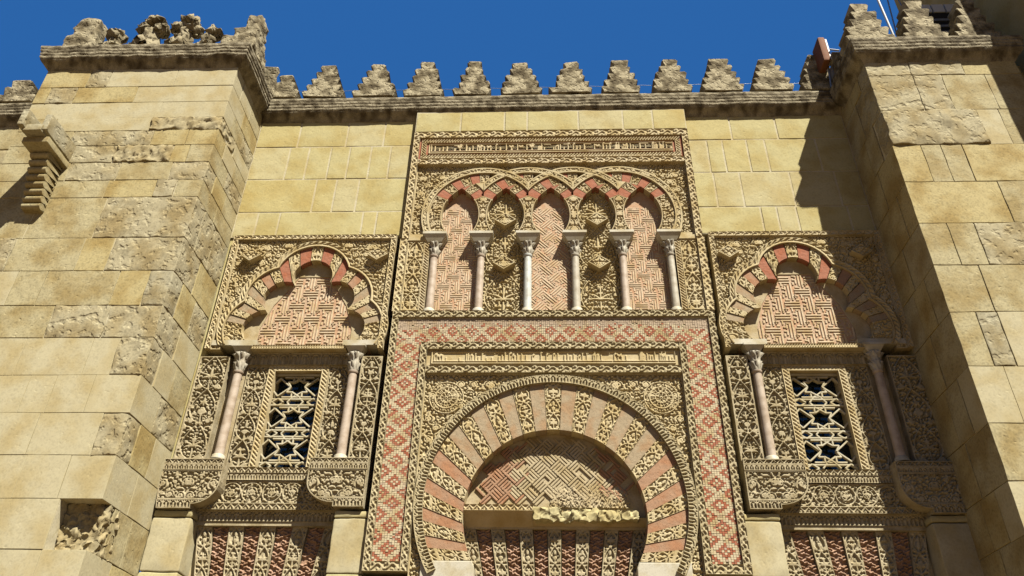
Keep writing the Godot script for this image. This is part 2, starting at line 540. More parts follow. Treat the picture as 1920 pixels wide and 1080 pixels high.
# a carved field of any outline: plain fillet round it, carving inside; turn sets the carving's upright
func relief_poly(mb: MB, poly: PackedVector2Array, kind: String, sd: int, zt: float, depth: float, zb: float, fil := 0.013, cell := 0.0085, turn := 0.0, centre := INF):
	poly = ccw(thin(poly))
	if poly.size() < 3: return
	var q := MB.inset(poly, fil)
	var ex := Vector2(cos(turn), sin(turn))
	var ey := Vector2(-ex.y, ex.x)
	var lo := Vector2(INF, INF)
	var hi := -lo
	for p in poly:
		var t := Vector2(p.dot(ex), p.dot(ey))
		lo = lo.min(t); hi = hi.max(t)
	if centre != INF:
		var w := maxf(centre - lo.x, hi.x - centre)
		lo.x = centre - w; hi.x = centre + w
	canvas(hi.x - lo.x, hi.y - lo.y, cell)
	pattern(kind, sd)
	var row := cn + 1
	var ids := PackedInt32Array()
	ids.resize(row * (cm + 1))
	var zf := zt - depth
	for j in cm + 1:
		for i in row:
			var l := lo + Vector2(i * cu, j * cvv)
			var p := ex * l.x + ey * l.y
			var e := j * row + i
			if Geometry2D.is_point_in_polygon(p, q):
				var gx: float = (cv[j * row + mini(i + 1, cn)] - cv[j * row + maxi(i - 1, 0)]) * depth / (2.0 * cu)
				var gy: float = (cv[mini(j + 1, cm) * row + i] - cv[maxi(j - 1, 0) * row + i]) * depth / (2.0 * cvv)
				var g := ex * gx + ey * gy
				ids[e] = mb.add(Vector3(p.x, p.y, zf + depth * cv[e]), Vector3(-g.x, -g.y, 1).normalized())
			else: ids[e] = -1
	for j in cm:
		for i in cn:
			var a := ids[j * row + i]
			var b := ids[j * row + i + 1]
			var c := ids[(j + 1) * row + i + 1]
			var d := ids[(j + 1) * row + i]
			if a >= 0 and b >= 0 and c >= 0 and d >= 0:
				mb.tri(a, b, c); mb.tri(a, c, d)
	# ground under the ragged border of the carved cells
	var t := Geometry2D.triangulate_polygon(poly)
	var s := mb.v.size()
	for p in poly: mb.add(Vector3(p.x, p.y, zf - 0.002), Vector3(0, 0, 1))
	for i in range(0, t.size(), 3): mb.tri(s + t[i], s + t[i + 1], s + t[i + 2])
	for i in poly.size():
		var j := (i + 1) % poly.size()
		var A := Vector3(poly[i].x, poly[i].y, zt)
		var B := Vector3(poly[j].x, poly[j].y, zt)
		var C := Vector3(q[j].x, q[j].y, zt)
		var D := Vector3(q[i].x, q[i].y, zt)
		mb.quad(A, B, C, D, Vector3(0, 0, 1))
		mb.quad(Vector3(A.x, A.y, zb), Vector3(B.x, B.y, zb), B, A)
		mb.quad(D, C, Vector3(C.x, C.y, zf - 0.002), Vector3(D.x, D.y, zf - 0.002))

# carved upright rectangle; along = "u" runs across, "v" runs upwards
func panel(parent: Node3D, called: String, m: Material, x0: float, x1: float, y0: float, y1: float, zt: float, depth: float, zb: float, kind: String, sd: int, along := "u", edge := 1, cell := 0.0085) -> MeshInstance3D:
	var mb := MB.new()
	panel_into(mb, x0, x1, y0, y1, zt, depth, zb, kind, sd, along, edge, cell)
	return part(parent, called, mb, m)

func panel_into(mb: MB, x0: float, x1: float, y0: float, y1: float, zt: float, depth: float, zb: float, kind: String, sd: int, along := "u", edge := 1, cell := 0.0085):
	if x0 > x1:
		var t := x0
		x0 = x1; x1 = t
	if along == "u":
		canvas(x1 - x0, y1 - y0, cell)
		pattern(kind, sd)
		rim(edge)
		relief(mb, func(u, v): return Vector2(lerpf(x0, x1, u), lerpf(y0, y1, v)), zt, depth, zb)
	else:
		canvas(y1 - y0, x1 - x0, cell)
		pattern(kind, sd)
		rim(edge)
		relief(mb, func(u, v): return Vector2(lerpf(x0, x1, 1.0 - v), lerpf(y0, y1, u)), zt, depth, zb)

func disc(c: Vector2, r: float, k := 64) -> PackedVector2Array:
	var o := PackedVector2Array()
	for i in k: o.append(c + Vector2(cos(TAU * i / k), sin(TAU * i / k)) * r)
	return o

func rect(x0: float, y0: float, x1: float, y1: float) -> PackedVector2Array:
	return PackedVector2Array([Vector2(x0, y0), Vector2(x1, y0), Vector2(x1, y1), Vector2(x0, y1)])

func area(p: PackedVector2Array) -> float:
	var a := 0.0
	for i in p.size(): a += p[i].cross(p[(i + 1) % p.size()])
	return absf(a) * 0.5

func less(polys: Array, b: PackedVector2Array) -> Array:
	var o := []
	for a in polys:
		for q in Geometry2D.clip_polygons(a, b):
			if not Geometry2D.is_polygon_clockwise(q) and area(q) > 0.0006: o.append(q)
	return o

func only(polys: Array, b: PackedVector2Array) -> Array:
	var o := []
	for a in polys:
		for q in Geometry2D.intersect_polygons(a, b):
			if not Geometry2D.is_polygon_clockwise(q) and area(q) > 0.0006: o.append(q)
	return o

func ring(c: Vector2, r0: float, r1: float, a0: float, a1: float, k := 40) -> PackedVector2Array:
	var o := PackedVector2Array()
	for i in k + 1: o.append(c + Vector2.from_angle(lerpf(a0, a1, float(i) / k)) * r1)
	for i in k + 1: o.append(c + Vector2.from_angle(lerpf(a1, a0, float(i) / k)) * r0)
	return ccw(o)

# how far from c along angle a the outline of a set of discs lies
func reach(c: Vector2, a: float, discs: Array, r: float) -> float:
	var d := Vector2.from_angle(a)
	var best := 0.0
	for q in discs:
		var e: Vector2 = q - c
		var b := e.dot(d)
		var h := r * r - (e.length_squared() - b * b)
		if h > 0: best = maxf(best, b + sqrt(h))
	return best

# ------------------------------------------------------------------ materials
func noise_bytes(sd: int, freq: float, oct: int, kind := FastNoiseLite.TYPE_SIMPLEX_SMOOTH, size := 512) -> PackedByteArray:
	var f := FastNoiseLite.new()
	f.seed = sd
	f.noise_type = kind
	f.frequency = freq
	f.fractal_octaves = oct
	if kind == FastNoiseLite.TYPE_CELLULAR:
		f.cellular_return_type = FastNoiseLite.RETURN_DISTANCE
		f.fractal_type = FastNoiseLite.FRACTAL_NONE
	var im := f.get_seamless_image(size, size)
	im.convert(Image.FORMAT_L8)
	return im.get_data()

# mottled stone colour: white where clean, tinted in stains; multiplied by the material's colour
func mottle(sd: int, freq: float, stain: Color, speck: float, size := 512) -> ImageTexture:
	var a := noise_bytes(sd, freq, 5, FastNoiseLite.TYPE_SIMPLEX_SMOOTH, size)
	var b := noise_bytes(sd + 1, freq * 9.0, 3, FastNoiseLite.TYPE_SIMPLEX_SMOOTH, size)
	var d := PackedByteArray()
	d.resize(size * size * 3)
	for i in size * size:
		var t := clampf((a[i] / 255.0 - 0.35) * 2.2, 0.0, 1.0)
		var s := 1.0 - speck * absf(b[i] / 255.0 - 0.5) * 2.0
		d[3 * i] = int(255.0 * lerpf(1.0, stain.r, t) * s)
		d[3 * i + 1] = int(255.0 * lerpf(1.0, stain.g, t) * s)
		d[3 * i + 2] = int(255.0 * lerpf(1.0, stain.b, t) * s)
	return ImageTexture.create_from_image(Image.create_from_data(size, size, false, Image.FORMAT_RGB8, d))

# relief of weathered stone: fine grain, and pits where holes > 0
func pitted(sd: int, freq: float, holes: float, size := 512) -> ImageTexture:
	var a := noise_bytes(sd, freq, 5, FastNoiseLite.TYPE_SIMPLEX_SMOOTH, size)
	var b := noise_bytes(sd + 3, freq * 2.2, 4, FastNoiseLite.TYPE_SIMPLEX_SMOOTH, size)
	var d := PackedByteArray()
	d.resize(size * size)
	for i in size * size:
		var h := a[i] / 255.0
		var k := clampf((b[i] / 255.0 - (1.0 - holes)) * 5.0, 0.0, 1.0)
		d[i] = int(255.0 * clampf(h * 0.75 + 0.2 - 0.7 * k, 0.0, 1.0))
	return ImageTexture.create_from_image(Image.create_from_data(size, size, false, Image.FORMAT_L8, d))

func mat(key: String, r: float, g: float, b: float, rough: float, tex: Texture2D = null, rep := 0.6, bump: Texture2D = null, deep := 0.0) -> StandardMaterial3D:
	var m := StandardMaterial3D.new()
	m.albedo_color = Color(r * REFLECT, g * REFLECT, b * REFLECT).linear_to_srgb()
	m.roughness = rough
	m.metallic_specular = 0.25
	if tex: m.albedo_texture = tex
	if bump:
		m.heightmap_enabled = true
		m.heightmap_texture = bump
		m.heightmap_scale = deep
	if tex or bump:
		m.uv1_triplanar = true
		m.uv1_world_triplanar = true
		m.uv1_scale = Vector3.ONE * rep
	M[key] = m
	return m

func materials():
	var t_soft := mottle(11, 0.006, Color(0.90, 0.86, 0.76), 0.10)
	var t_hard := mottle(23, 0.009, Color(0.82, 0.78, 0.70), 0.20)
	var t_grey := mottle(37, 0.010, Color(0.88, 0.86, 0.81), 0.22)
	var t_red := mottle(51, 0.012, Color(1.0, 0.92, 0.86), 0.22)
	var t_lichen := mottle(67, 0.014, Color(0.52, 0.49, 0.44), 0.4)
	var t_stone := mottle(83, 0.0055, Color(0.88, 0.83, 0.73), 0.2, 1024)
	var t_clean := mottle(83, 0.0055, Color(0.945, 0.91, 0.83), 0.10, 1024)
	var t_marble := mottle(91, 0.010, Color(0.86, 0.83, 0.79), 0.12)
	var b_fine := pitted(5, 0.03, 0.22)
	var b_pit := pitted(9, 0.02, 0.42)
	var b_chop := pitted(15, 0.012, 0.3)
	# ashlar: pale new stone, tan, orange, grey, rough
	mat("p", 0.585, 0.510, 0.315, 0.9, t_clean, 0.28, b_fine, 0.35)
	mat("t", 0.535, 0.455, 0.255, 0.95, t_stone, 0.28, b_fine, 0.9)
	mat("o", 0.570, 0.465, 0.225, 0.95, t_stone, 0.28, b_fine, 0.6)
	mat("g", 0.490, 0.435, 0.285, 0.95, t_stone, 0.28, b_pit, 1.2)
	mat("r", 0.505, 0.435, 0.268, 1.0, t_stone, 0.28, b_pit, 1.6)
	mat("e", 0.500, 0.420, 0.245, 1.0, t_stone, 0.28, b_chop, 2.2)
	mat("wall", 0.575, 0.495, 0.240, 0.92, t_clean, 0.28, b_fine, 0.5)
	mat("wall2", 0.575, 0.480, 0.215, 0.92, t_clean, 0.28, b_fine, 0.5)
	mat("wall3", 0.585, 0.505, 0.270, 0.92, t_clean, 0.28, b_fine, 0.5)
	mat("mortar", 0.660, 0.580, 0.385, 1.0, t_clean, 0.28, b_fine, 0.6)
	mat("cornice", 0.460, 0.390, 0.255, 1.0, t_lichen, 0.6, b_pit, 1.0)
	mat("merlon", 0.560, 0.475, 0.300, 1.0, t_lichen, 0.45, b_pit, 2.0)
	# carved stone
	mat("carved", 0.660, 0.540, 0.318, 0.95, t_soft, 0.8, b_fine, 0.3)
	mat("carved_grey", 0.570, 0.475, 0.297, 0.95, t_grey, 0.9, b_fine, 0.4)
	mat("carved_pink", 0.650, 0.525, 0.315, 0.95, t_soft, 0.8, b_fine, 0.3)
	mat("border", 0.590, 0.490, 0.292, 0.95, t_grey, 0.9, b_fine, 0.3)
	mat("red", 0.470, 0.195, 0.115, 0.95, t_red, 0.9, b_fine, 0.5)
	mat("tile_red", 0.480, 0.180, 0.100, 0.9, t_red, 1.1)
	mat("tile_cream", 0.700, 0.575, 0.370, 0.9, t_soft, 1.0)
	mat("tile_worn", 0.55, 0.42, 0.29, 0.95, t_soft, 1.0)
	mat("plain", 0.485, 0.375, 0.235, 0.95, t_red, 0.7, b_fine, 0.5)
	mat("rose", 0.500, 0.300, 0.180, 0.95, t_red, 0.7, b_fine, 0.5)
	mat("fret", 0.760, 0.600, 0.405, 0.95, t_soft, 0.9, b_fine, 0.3)
	mat("fret_ground", 0.660, 0.460, 0.300, 0.95, t_red, 0.9, b_fine, 0.4)
	mat("plaster", 0.58, 0.47, 0.29, 0.95, t_soft, 0.8, b_fine, 0.3)
	mat("brickwork", 0.560, 0.350, 0.235, 1.0, t_hard, 1.2, b_chop, 1.2)
	mat("marble_rose", 0.62, 0.50, 0.38, 0.55, t_marble, 1.2)
	mat("marble_blue", 0.715, 0.728, 0.660, 0.45, t_marble, 1.2)
	mat("marble_grey", 0.611, 0.550, 0.422, 0.55, t_marble, 1.2)
	mat("marble_white", 0.66, 0.60, 0.46, 0.55, t_soft, 0.8)
	mat("lattice", 0.66, 0.59, 0.42, 0.9, t_soft, 0.9)
	mat("paving", 0.400, 0.290, 0.165, 0.95, t_soft, 0.3, b_fine, 0.5)
	mat("wood", 0.12, 0.07, 0.035, 0.8, t_hard, 0.8)
	mat("dark", 0.03, 0.028, 0.024, 0.9)
	mat("steel", 0.42, 0.43, 0.45, 0.4).metallic = 0.6
	mat("white_metal", 0.72, 0.72, 0.70, 0.5)
	mat("rust", 0.30, 0.13, 0.06, 0.8, t_red, 2.0)
	var gl := mat("glass", 0.02, 0.03, 0.035, 0.06)
	gl.metallic_specular = 0.6

# ------------------------------------------------------------------ masonry
const STYLE := {"p": [0.005, 0.20, 0.005, 2.5], "t": [0.008, 0.14, 0.007, 3.5], "o": [0.007, 0.18, 0.007, 3.0], "g": [0.016, 0.10, 0.02, 5.0], "r": [0.017, 0.07, 0.013, 5.5], "e": [0.038, 0.04, 0.02, 9.0], "E": [0.05, 0.025, 0.02, 11.0], "R": [0.03, 0.085, 0.03, 3.0]}

# courses of a buttress front; side = +1 when its right flank shows, -1 for the left flank
func masonry(parent: Node3D, courses: Array, x0: float, x1: float, z: float, side: int, hole := []):
	rng.seed = 77
	var low: float = courses[courses.size() - 2][0]
	var rows := courses.slice(0, courses.size() - 1)
	var y := low
	while y > -EY + 0.1:
		var h := minf(0.55, y + EY)
		var q := [y - h, y, []]
		var x := x0
		while x < x1 - 0.3:
			var w := minf(rng.randf_range(0.7, 1.2), x1 - x)
			if x1 - x - w < 0.35: w = x1 - x
			q[2].append([x, x + w, "p" if rng.randf() < 0.6 else "t"])
			x += w
		rows.append(q)
		y -= h
	var odd := 0
	for c in rows:
		var quoin := 0.30 if odd % 2 else 0.56
		for s in c[2]:
			var st: Array = STYLE[s[2]]
			var mb := MB.new()
			var corner: bool = absf(s[1] - x1) < 0.03 if side > 0 else absf(s[0] - x0) < 0.03
			var zf: float = z + rng.randf_range(-0.006, 0.006) + (-0.17 if s[2] == "E" else (0.03 if s[2] == "R" else st[0] * 0.45))
			var g := 0.002 if s[2] == "p" else 0.004
			stone(mb, Vector3(s[0] + g, c[0] + g, zf - (quoin if corner else 0.22)), Vector3(s[1] - g, c[1] - g, zf), st[0], st[1], st[2], st[3])
			var key: String = s[2]
			part(parent, "stone", mb, M["e" if key == "E" else ("r" if key == "R" else key)])
		# the flank: one or two stones behind the quoin
		var xf := x1 if side > 0 else x0
		var z1 := z - quoin - 0.004
		var cutz := [z1, -0.12] if quoin > 0.4 else [z1, z1 * 0.45, -0.12]
		for i in cutz.size() - 1:
			var key: String = ["t", "r", "o", "p"][rng.randi() % 4] if side > 0 else ["o", "o", "t"][rng.randi() % 3]
			var st: Array = STYLE[key]
			var mb := MB.new()
			var xa := xf - 0.25 if side > 0 else xf
			stone(mb, Vector3(xa, c[0] + 0.005, cutz[i + 1] + 0.004), Vector3(xa + 0.25, c[1] - 0.005, cutz[i]), st[0], st[1], st[2], st[3], "xXyYz")
			part(parent, "stone", mb, M[key])
		odd += 1
	var core := MB.new()
	if hole.is_empty(): core.box(Vector3(x0 + 0.015, -EY, -0.3), Vector3(x1 - 0.015, 9.62, z - 0.008))
	else:
		core.box(Vector3(x0 + 0.015, -EY, -0.3), Vector3(x1 - 0.015, hole[1], z - 0.008))
		core.box(Vector3(x0 + 0.015, hole[2], -0.3), Vector3(x1 - 0.015, 9.62, z - 0.008))
		core.box(Vector3(x0 + 0.015, hole[1], -0.3), Vector3(hole[0], hole[2], z - 0.008))
	part(parent, "core", core, M.mortar)

# cornice profile: [out, up] from the wall face
const PROFILE := [[0.0, 9.20], [0.02, 9.23], [0.05, 9.27], [0.10, 9.31], [0.135, 9.34], [0.14, 9.37], [0.155, 9.375], [0.155, 9.405], [0.135, 9.412], [0.16, 9.43], [0.165, 9.465], [0.145, 9.472], [0.17, 9.49], [0.175, 9.525], [0.155, 9.532], [0.18, 9.55], [0.185, 9.60], [0.16, 9.63], [0.10, 9.67], [-0.45, 9.70]]

func cornice(mb: MB, p0: Vector2, p1: Vector2, out: Vector2, m0: float, m1: float, rough := 0.012):
	var k := maxi(4, int(p0.distance_to(p1) / 0.07))
	var d := (p1 - p0).normalized()
	var s := mb.v.size()
	var row := PROFILE.size()
	for i in k + 1:
		var t := float(i) / k
		for q in PROFILE:
			var off: float = q[0] * 0.85
			var p := p0.lerp(p1, t) + out * off + d * off * lerpf(m0, m1, t)
			var w := Vector3(p.x, q[1], p.y)
			w += (wob(w, 1.6) * rough * 0.9 + wob(w, 9.0) * rough * 0.5)
			mb.v.append(w); mb.n.append(Vector3.ZERO)
	for i in k:
		for j in row - 1:
			var a := s + i * row + j
			mb.tri(a, a + row, a + row + 1); mb.tri(a, a + row + 1, a + 1)
	for i in k + 1:
		for j in row:
			var u := mb.v[s + mini(i + 1, k) * row + j] - mb.v[s + maxi(i - 1, 0) * row + j]
			var e := mb.v[s + i * row + mini(j + 1, row - 1)] - mb.v[s + i * row + maxi(j - 1, 0)]
			mb.n[s + i * row + j] = u.cross(e).normalized()

# stepped merlon: an outline of sawtooth steps, as thick as a stone; wear eats its points
func merlon(parent: Node3D, c: Vector3, w: float, h: float, steps: int, wear: float, deep := 0.30, across := false):
	var L := PackedVector2Array()
	var R := PackedVector2Array()
	for i in steps:
		var t := float(i) / steps
		var hw := w * 0.5 * lerpf(1.06, 0.30, t)
		var y0 := h * t
		var y1 := h * (t + 1.0 / steps)
		for q in [L, R]:
			var e := rng.randf_range(-0.02, 0.02) - wear * rng.randf_range(0.0, 0.05)
			q.append(Vector2(hw - 0.045 + e, y0 + rng.randf_range(-0.01, 0.01)))
			q.append(Vector2(hw + e, y1 - 0.03 + rng.randf_range(-0.015, 0.01)))
			q.append(Vector2(hw - 0.015 + e - wear * 0.03, y1))
	var pl := PackedVector2Array()
	for q in R: pl.append(q)
	for i in L.size(): pl.append(Vector2(-L[L.size() - 1 - i].x, L[L.size() - 1 - i].y))
	pl = ccw(pl)
	var mb := MB.new()
	mb.slab(pl, deep * 0.5, -deep * 0.5, 0.012)
	mb.slab(pl, -deep * 0.5 + 0.001, -deep * 0.5, 0.0)
	for i in mb.v.size():
		var p := mb.v[i]
		if across:
			p = Vector3(p.z, p.y, -p.x)
			mb.n[i] = Vector3(mb.n[i].z, mb.n[i].y, -mb.n[i].x)
		p += c
		mb.v[i] = p + wob(p, 7.0) * (0.012 + 0.02 * wear)
	part(parent, "merlon", mb, M.merlon)

# a weathered lump: stacked blobs given as [dx, y, radius_x, radius_y]
func lump(parent: Node3D, called: String, c: Vector3, blobs: Array):
	var mb := MB.new()
	for q in blobs:
		var s := mb.v.size()
		var ctr: Vector3 = c + Vector3(q[0], q[1], 0)
		for j in 13:
			for i in 18:
				var a := PI * j / 12.0
				var b := TAU * i / 18.0
				var d := Vector3(sin(a) * cos(b), -cos(a), sin(a) * sin(b))
				var p := ctr + d * Vector3(q[2], q[3], q[2] * 0.9)
				p += wob(p, 9.0) * q[2] * 0.55 + wob(p, 22.0) * q[2] * 0.3
				mb.v.append(p); mb.n.append(d)
		for j in 12:
			for i in 18:
				var e := s + j * 18 + i
				var f := s + j * 18 + (i + 1) % 18
				mb.tri(e, f + 18, f); mb.tri(e, e + 18, f + 18)
		for j in 13:
			for i in 18:
				var u := mb.v[s + j * 18 + (i + 17) % 18] - mb.v[s + j * 18 + (i + 1) % 18]
				var e := mb.v[s + mini(j + 1, 12) * 18 + i] - mb.v[s + maxi(j - 1, 0) * 18 + i]
				var nn := u.cross(e)
				if nn.length_squared() > 1e-10: mb.n[s + j * 18 + i] = nn.normalized()
	part(parent, called, mb, M.merlon)

func wall_stones(parent: Node3D, rows: Array, z: float):
	for c in rows:
		var js: Array = c[2]
		for i in js.size() - 1:
			var mb := MB.new()
			var wd: float = js[i + 1] - js[i]
			stone(mb, Vector3(js[i] + 0.014, c[0] + 0.011, z - 0.12), Vector3(js[i + 1] - 0.014, c[1] - 0.011, z + rng.randf_range(-0.003, 0.003)), 0.004, 0.12, 0.006, 4.0)
			part(parent, "stone", mb, M[["wall", "wall2", "wall3", "wall"][rng.randi() % 4]] if wd > 0.2 else M.wall3)

# column: base, shaft, leafy capital and the splayed block over it
func column(parent: Node3D, c: Vector3, y_base: float, y_cap: float, y_block: float, y_top: float, r: float, half: float, m: Material, block := true):
	var col := Node3D.new()
	col.name = "column"
	parent.add_child(col, true)
	col.position = c + Vector3(0, y_base, 0) - origin(parent)
	var a := MB.new()
	a.lathe(c, [[r * 1.5, y_base], [r * 1.55, y_base + 0.02], [r * 1.3, y_base + 0.035], [r * 1.4, y_base + 0.05], [r * 1.1, y_base + 0.065]], 20)
	part(col, "base", a, M.marble_white)
	a = MB.new()
	a.lathe(c, [[r * 1.03, y_base + 0.06], [r, y_base + 0.3], [r * 0.95, y_cap - 0.05], [r * 0.93, y_cap - 0.03], [r * 1.15, y_cap - 0.028], [r * 1.15, y_cap]], 24)
	part(col, "shaft", a, m)
	a = MB.new()
	var h := y_block - y_cap
	a.lathe(c, [[r * 0.95, y_cap, 0.0], [r * 1.15, y_cap + h * 0.2, 1.0], [r * 1.45, y_cap + h * 0.42, 1.4], [r * 1.12, y_cap + h * 0.5, 0.6], [r * 1.35, y_cap + h * 0.72, 1.2], [r * 1.85, y_cap + h * 0.9, 1.6], [r * 1.5, y_cap + h, 0.4]], 32, 8, 0.16)
	part(col, "capital", a, M.marble_grey)
	if block:
		a = MB.new()
		var b := half * 0.62
		var t := y_block + (y_top - y_block) * 0.72
		var zf := c.z + half * 0.72
		var zb := c.z - half * 0.6
		var lo := [Vector3(c.x - b, y_block, zf - 0.05), Vector3(c.x + b, y_block, zf - 0.05), Vector3(c.x + b, y_block, zb), Vector3(c.x - b, y_block, zb)]
		var hi := [Vector3(c.x - half, t, zf), Vector3(c.x + half, t, zf), Vector3(c.x + half, t, zb), Vector3(c.x - half, t, zb)]
		for i in 4:
			var j := (i + 1) % 4
			a.quad(lo[i], lo[j], hi[j], hi[i])
		a.quad(lo[3], lo[2], lo[1], lo[0])
		a.box(Vector3(c.x - half - 0.006, t + 0.001, zb), Vector3(c.x + half + 0.006, y_top, zf + 0.006))
		part(col, "impost_block", a, M.marble_white)

# fret of bars round little rosettes, inside an outline; u = bar module
func fret(parent: Node3D, keep: PackedVector2Array, o: Vector2, u: float, zb: float, zt: float, m: Material, turn := 0.0):
	var mb := MB.new()
	var segs := [[-4, -2, -4, 8], [-2, -2, -2, 8], [0, 3, 10, 3], [0, 5, 10, 5], [-6, 8, -6, 5], [-8, 6, -6, 6], [-8, 3, -6, 3], [-6, 3, -6, 0], [-8, 1, -8, -1], [1, 7, 4, 7], [6, 7, 6, 9], [3, 1, 10, 1], [4, 1, 4, -2], [6, -1, 8, -1], [10, 1, 10, -2], [8, 7, 10, 7]]
	var dots := [[0.0, 0.0], [1.2, 0.0], [-1.2, 0.0], [0.0, 1.2], [0.0, -1.2]]
	var X := Vector2.from_angle(turn)
	var Y := Vector2(-X.y, X.x)
	rng.seed = 5
	for j in range(-9, 10):
		for i in range(-9, 10):
			var c := Vector2(i * 20.0 + j * 8.0, j * 10.0)
			if (o + (X * c.x + Y * c.y) * u).distance_to(o) > 3.0: continue
			for n_s in segs.size():
				var s: Array = segs[n_s]
				var a: Vector2 = o + (X * (c.x + s[0]) + Y * (c.y + s[1])) * u
				var b: Vector2 = o + (X * (c.x + s[2]) + Y * (c.y + s[3])) * u
				# cut the bar where it leaves the outline
				var k := maxi(2, int(a.distance_to(b) / (u * 0.7)))
				var from := -1
				for t in k + 1:
					var inside := Geometry2D.is_point_in_polygon(a.lerp(b, float(t) / k), keep)
					if inside and from < 0: from = t
					if (not inside or t == k) and from >= 0:
						var to := t if inside else t - 1
						if to > from: mb.bar(a.lerp(b, float(from) / k), a.lerp(b, float(to) / k), u * 1.12, zb, zt - 0.00025 * n_s)
						from = -1
			for s in dots:
				var a: Vector2 = o + (X * (c.x + s[0]) + Y * (c.y + s[1])) * u
				if Geometry2D.is_point_in_polygon(a, keep): mb.bar(a - X * u * 0.4, a + X * u * 0.4, u * 0.8, zb, zt)
	return part(parent, "fret", mb, m, true)

# ------------------------------------------------------------------ the upper blind arcade
func arcade():
	var t := thing("blind_arcade", "carved panel of five interlaced arches on slim columns under an inscribed band", "arcade", Vector3(0, 5.53, -0.16))
	var zb := -0.30
	# inscribed band: border, red step, inner band, red step, writing
	panel(t, "border", M.carved, -2.14, 2.14, 8.745, 8.866, 0.0, 0.015, zb, "wave", 1)
	panel(t, "border", M.carved, -2.14, -2.045, 6.76, 8.744, 0.0, 0.015, zb, "wave", 2, "v")
	panel(t, "border", M.carved, 2.045, 2.14, 6.76, 8.744, 0.0, 0.015, zb, "wave", 3, "v")
	panel(t, "border", M.carved_pink, -2.044, 2.044, 8.19, 8.29, -0.004, 0.014, zb, "wave", 4)
	var red := MB.new()
	red.box(Vector3(-2.044, 8.291, zb), Vector3(2.044, 8.744, -0.034))
	part(t, "red_ground", red, M.red)
	panel(t, "band", M.carved_pink, -2.005, 2.005, 8.645, 8.715, -0.012, 0.02, -0.04, "bead", 5)
	panel(t, "band", M.carved_pink, -2.005, 2.005, 8.315, 8.39, -0.012, 0.02, -0.04, "bead", 6)
	panel(t, "band", M.carved_pink, -2.005, -1.93, 8.391, 8.644, -0.012, 0.02, -0.04, "bead", 7, "v")
	panel(t, "band", M.carved_pink, 1.93, 2.005, 8.391, 8.644, -0.012, 0.02, -0.04, "bead", 8, "v")
	var ins := panel(t, "inscription", M.carved_pink, -1.89, 1.89, 8.425, 8.61, -0.016, 0.018, -0.04, "kufic", 91, "u", 2, 0.008)
	ins.set_meta("label", "long band of angular carved lettering")
	# interlaced arches
	var yc := 7.22
	var cs := []
	for k in 6: cs.append(Vector2(-1.67 + 0.668 * k, yc))
	var opens := []
	for k in 5:
		var o := only([disc(cs[k], 0.61, 96)], disc(cs[k + 1], 0.61, 96))
		opens.append(only(o, rect(-3, 6.86, 3, 9))[0])
	var field := rect(-2.044, 6.86, 2.044, 8.189)
	# mouldings, the left one over the right one at each crossing
	var moulds := []
	for k in 6:
		var q := [ring(cs[k], 0.80, 0.90, deg_to_rad(-24), deg_to_rad(204), 80)]
		if k == 0: q = only(only(q, disc(cs[1], 0.612)), rect(-1.3, yc, cs[1].x, 9))
		elif k == 5: q = only(only(q, disc(cs[4], 0.612)), rect(cs[4].x, yc, 1.3, 9))
		else:
			if k > 1: q = only(q, rect(cs[k - 1].x, 6.86, 3, 9))
			if k < 4: q = only(q, rect(-3, 6.86, cs[k + 1].x, 9))
			q = only(q, rect(-3, 6.86, 3, 9))
		moulds.append(q)
	for k in range(1, 5):
		if k > 1:
			for b in moulds[k - 1]: moulds[k] = less(moulds[k], b)
		for q in moulds[k]:
			var mb := MB.new()
			relief_poly(mb, q, "leaf", 120 + k, -0.030, 0.014, -0.2, 0.020, 0.008)
			part(t, "arch_moulding", mb, M.carved)
	for k in [0, 5]:
		for q in moulds[k]:
			var mb := MB.new()
			mb.slab(ccw(thin(q)), -0.040, -0.2)
			part(t, "arch_moulding", mb, M.carved)
	# voussoirs: the next arch lies over the one before
	var used := []
	for k in range(5, -1, -1):
		var kp := 4 - k
		var lo := 28.0
		var hi := 152.0
		for i in 11:
			var a := lo + (hi - lo) * i / 11.0
			var b := lo + (hi - lo) * (i + 1) / 11.0
			var q := [ring(cs[k], 0.61, 0.80, deg_to_rad(a + 0.35), deg_to_rad(b - 0.35), 8)]
			q = only(q, rect(-1.87, yc, 1.87, 9))
			if k == 0: q = only(only(q, disc(cs[1], 0.61, 96)), rect(-3, yc, cs[1].x, 9))
			if k == 5: q = only(only(q, disc(cs[4], 0.61, 96)), rect(cs[4].x, yc, 3, 9))
			if k > 1: q = only(q, rect(cs[k - 1].x, yc, 3, 9))
			if k < 4 and k > 0: q = only(q, rect(-3, yc, cs[k + 1].x, 9))
			for j in 6:
				if j != k:
					for b2 in moulds[j]: q = less(q, b2)
			for u in used: q = less(q, u)
			for p in q:
				p = ccw(thin(p))
				if area(p) < 0.0012: continue
				var mb := MB.new()
				if i % 2 == 0:
					mb.slab(p, -0.056, -0.2, 0.004)
					part(t, "red_voussoir", mb, M.red)
				else:
					relief_poly(mb, p, "leaf", 300 + i + 20 * k, -0.054, 0.018, -0.2, 0.009, 0.0075, deg_to_rad((a + b) * 0.5 - 90.0))
					part(t, "carved_voussoir", mb, M.carved_pink)
		var all := [ring(cs[k], 0.61, 0.80, deg_to_rad(lo), deg_to_rad(hi), 60)]
		if k == 5: all = only(only(all, disc(cs[4], 0.61, 96)), rect(cs[4].x, yc, 3, 9))
		used.append_array(all)
	# carved stone between the arches, above each column
	var between := [rect(-1.9, 6.86, 1.9, 7.70)]
	for o in opens: between = less(between, o)
	for u in used: between = less(between, u)
	for k in 6:
		for b in moulds[k]: between = less(between, b)
	var body := [disc(cs[1], 0.80, 96)]
	for k in range(2, 5): body = Geometry2D.merge_polygons(body[0], disc(cs[k], 0.80, 96))
	var n_sp := 0
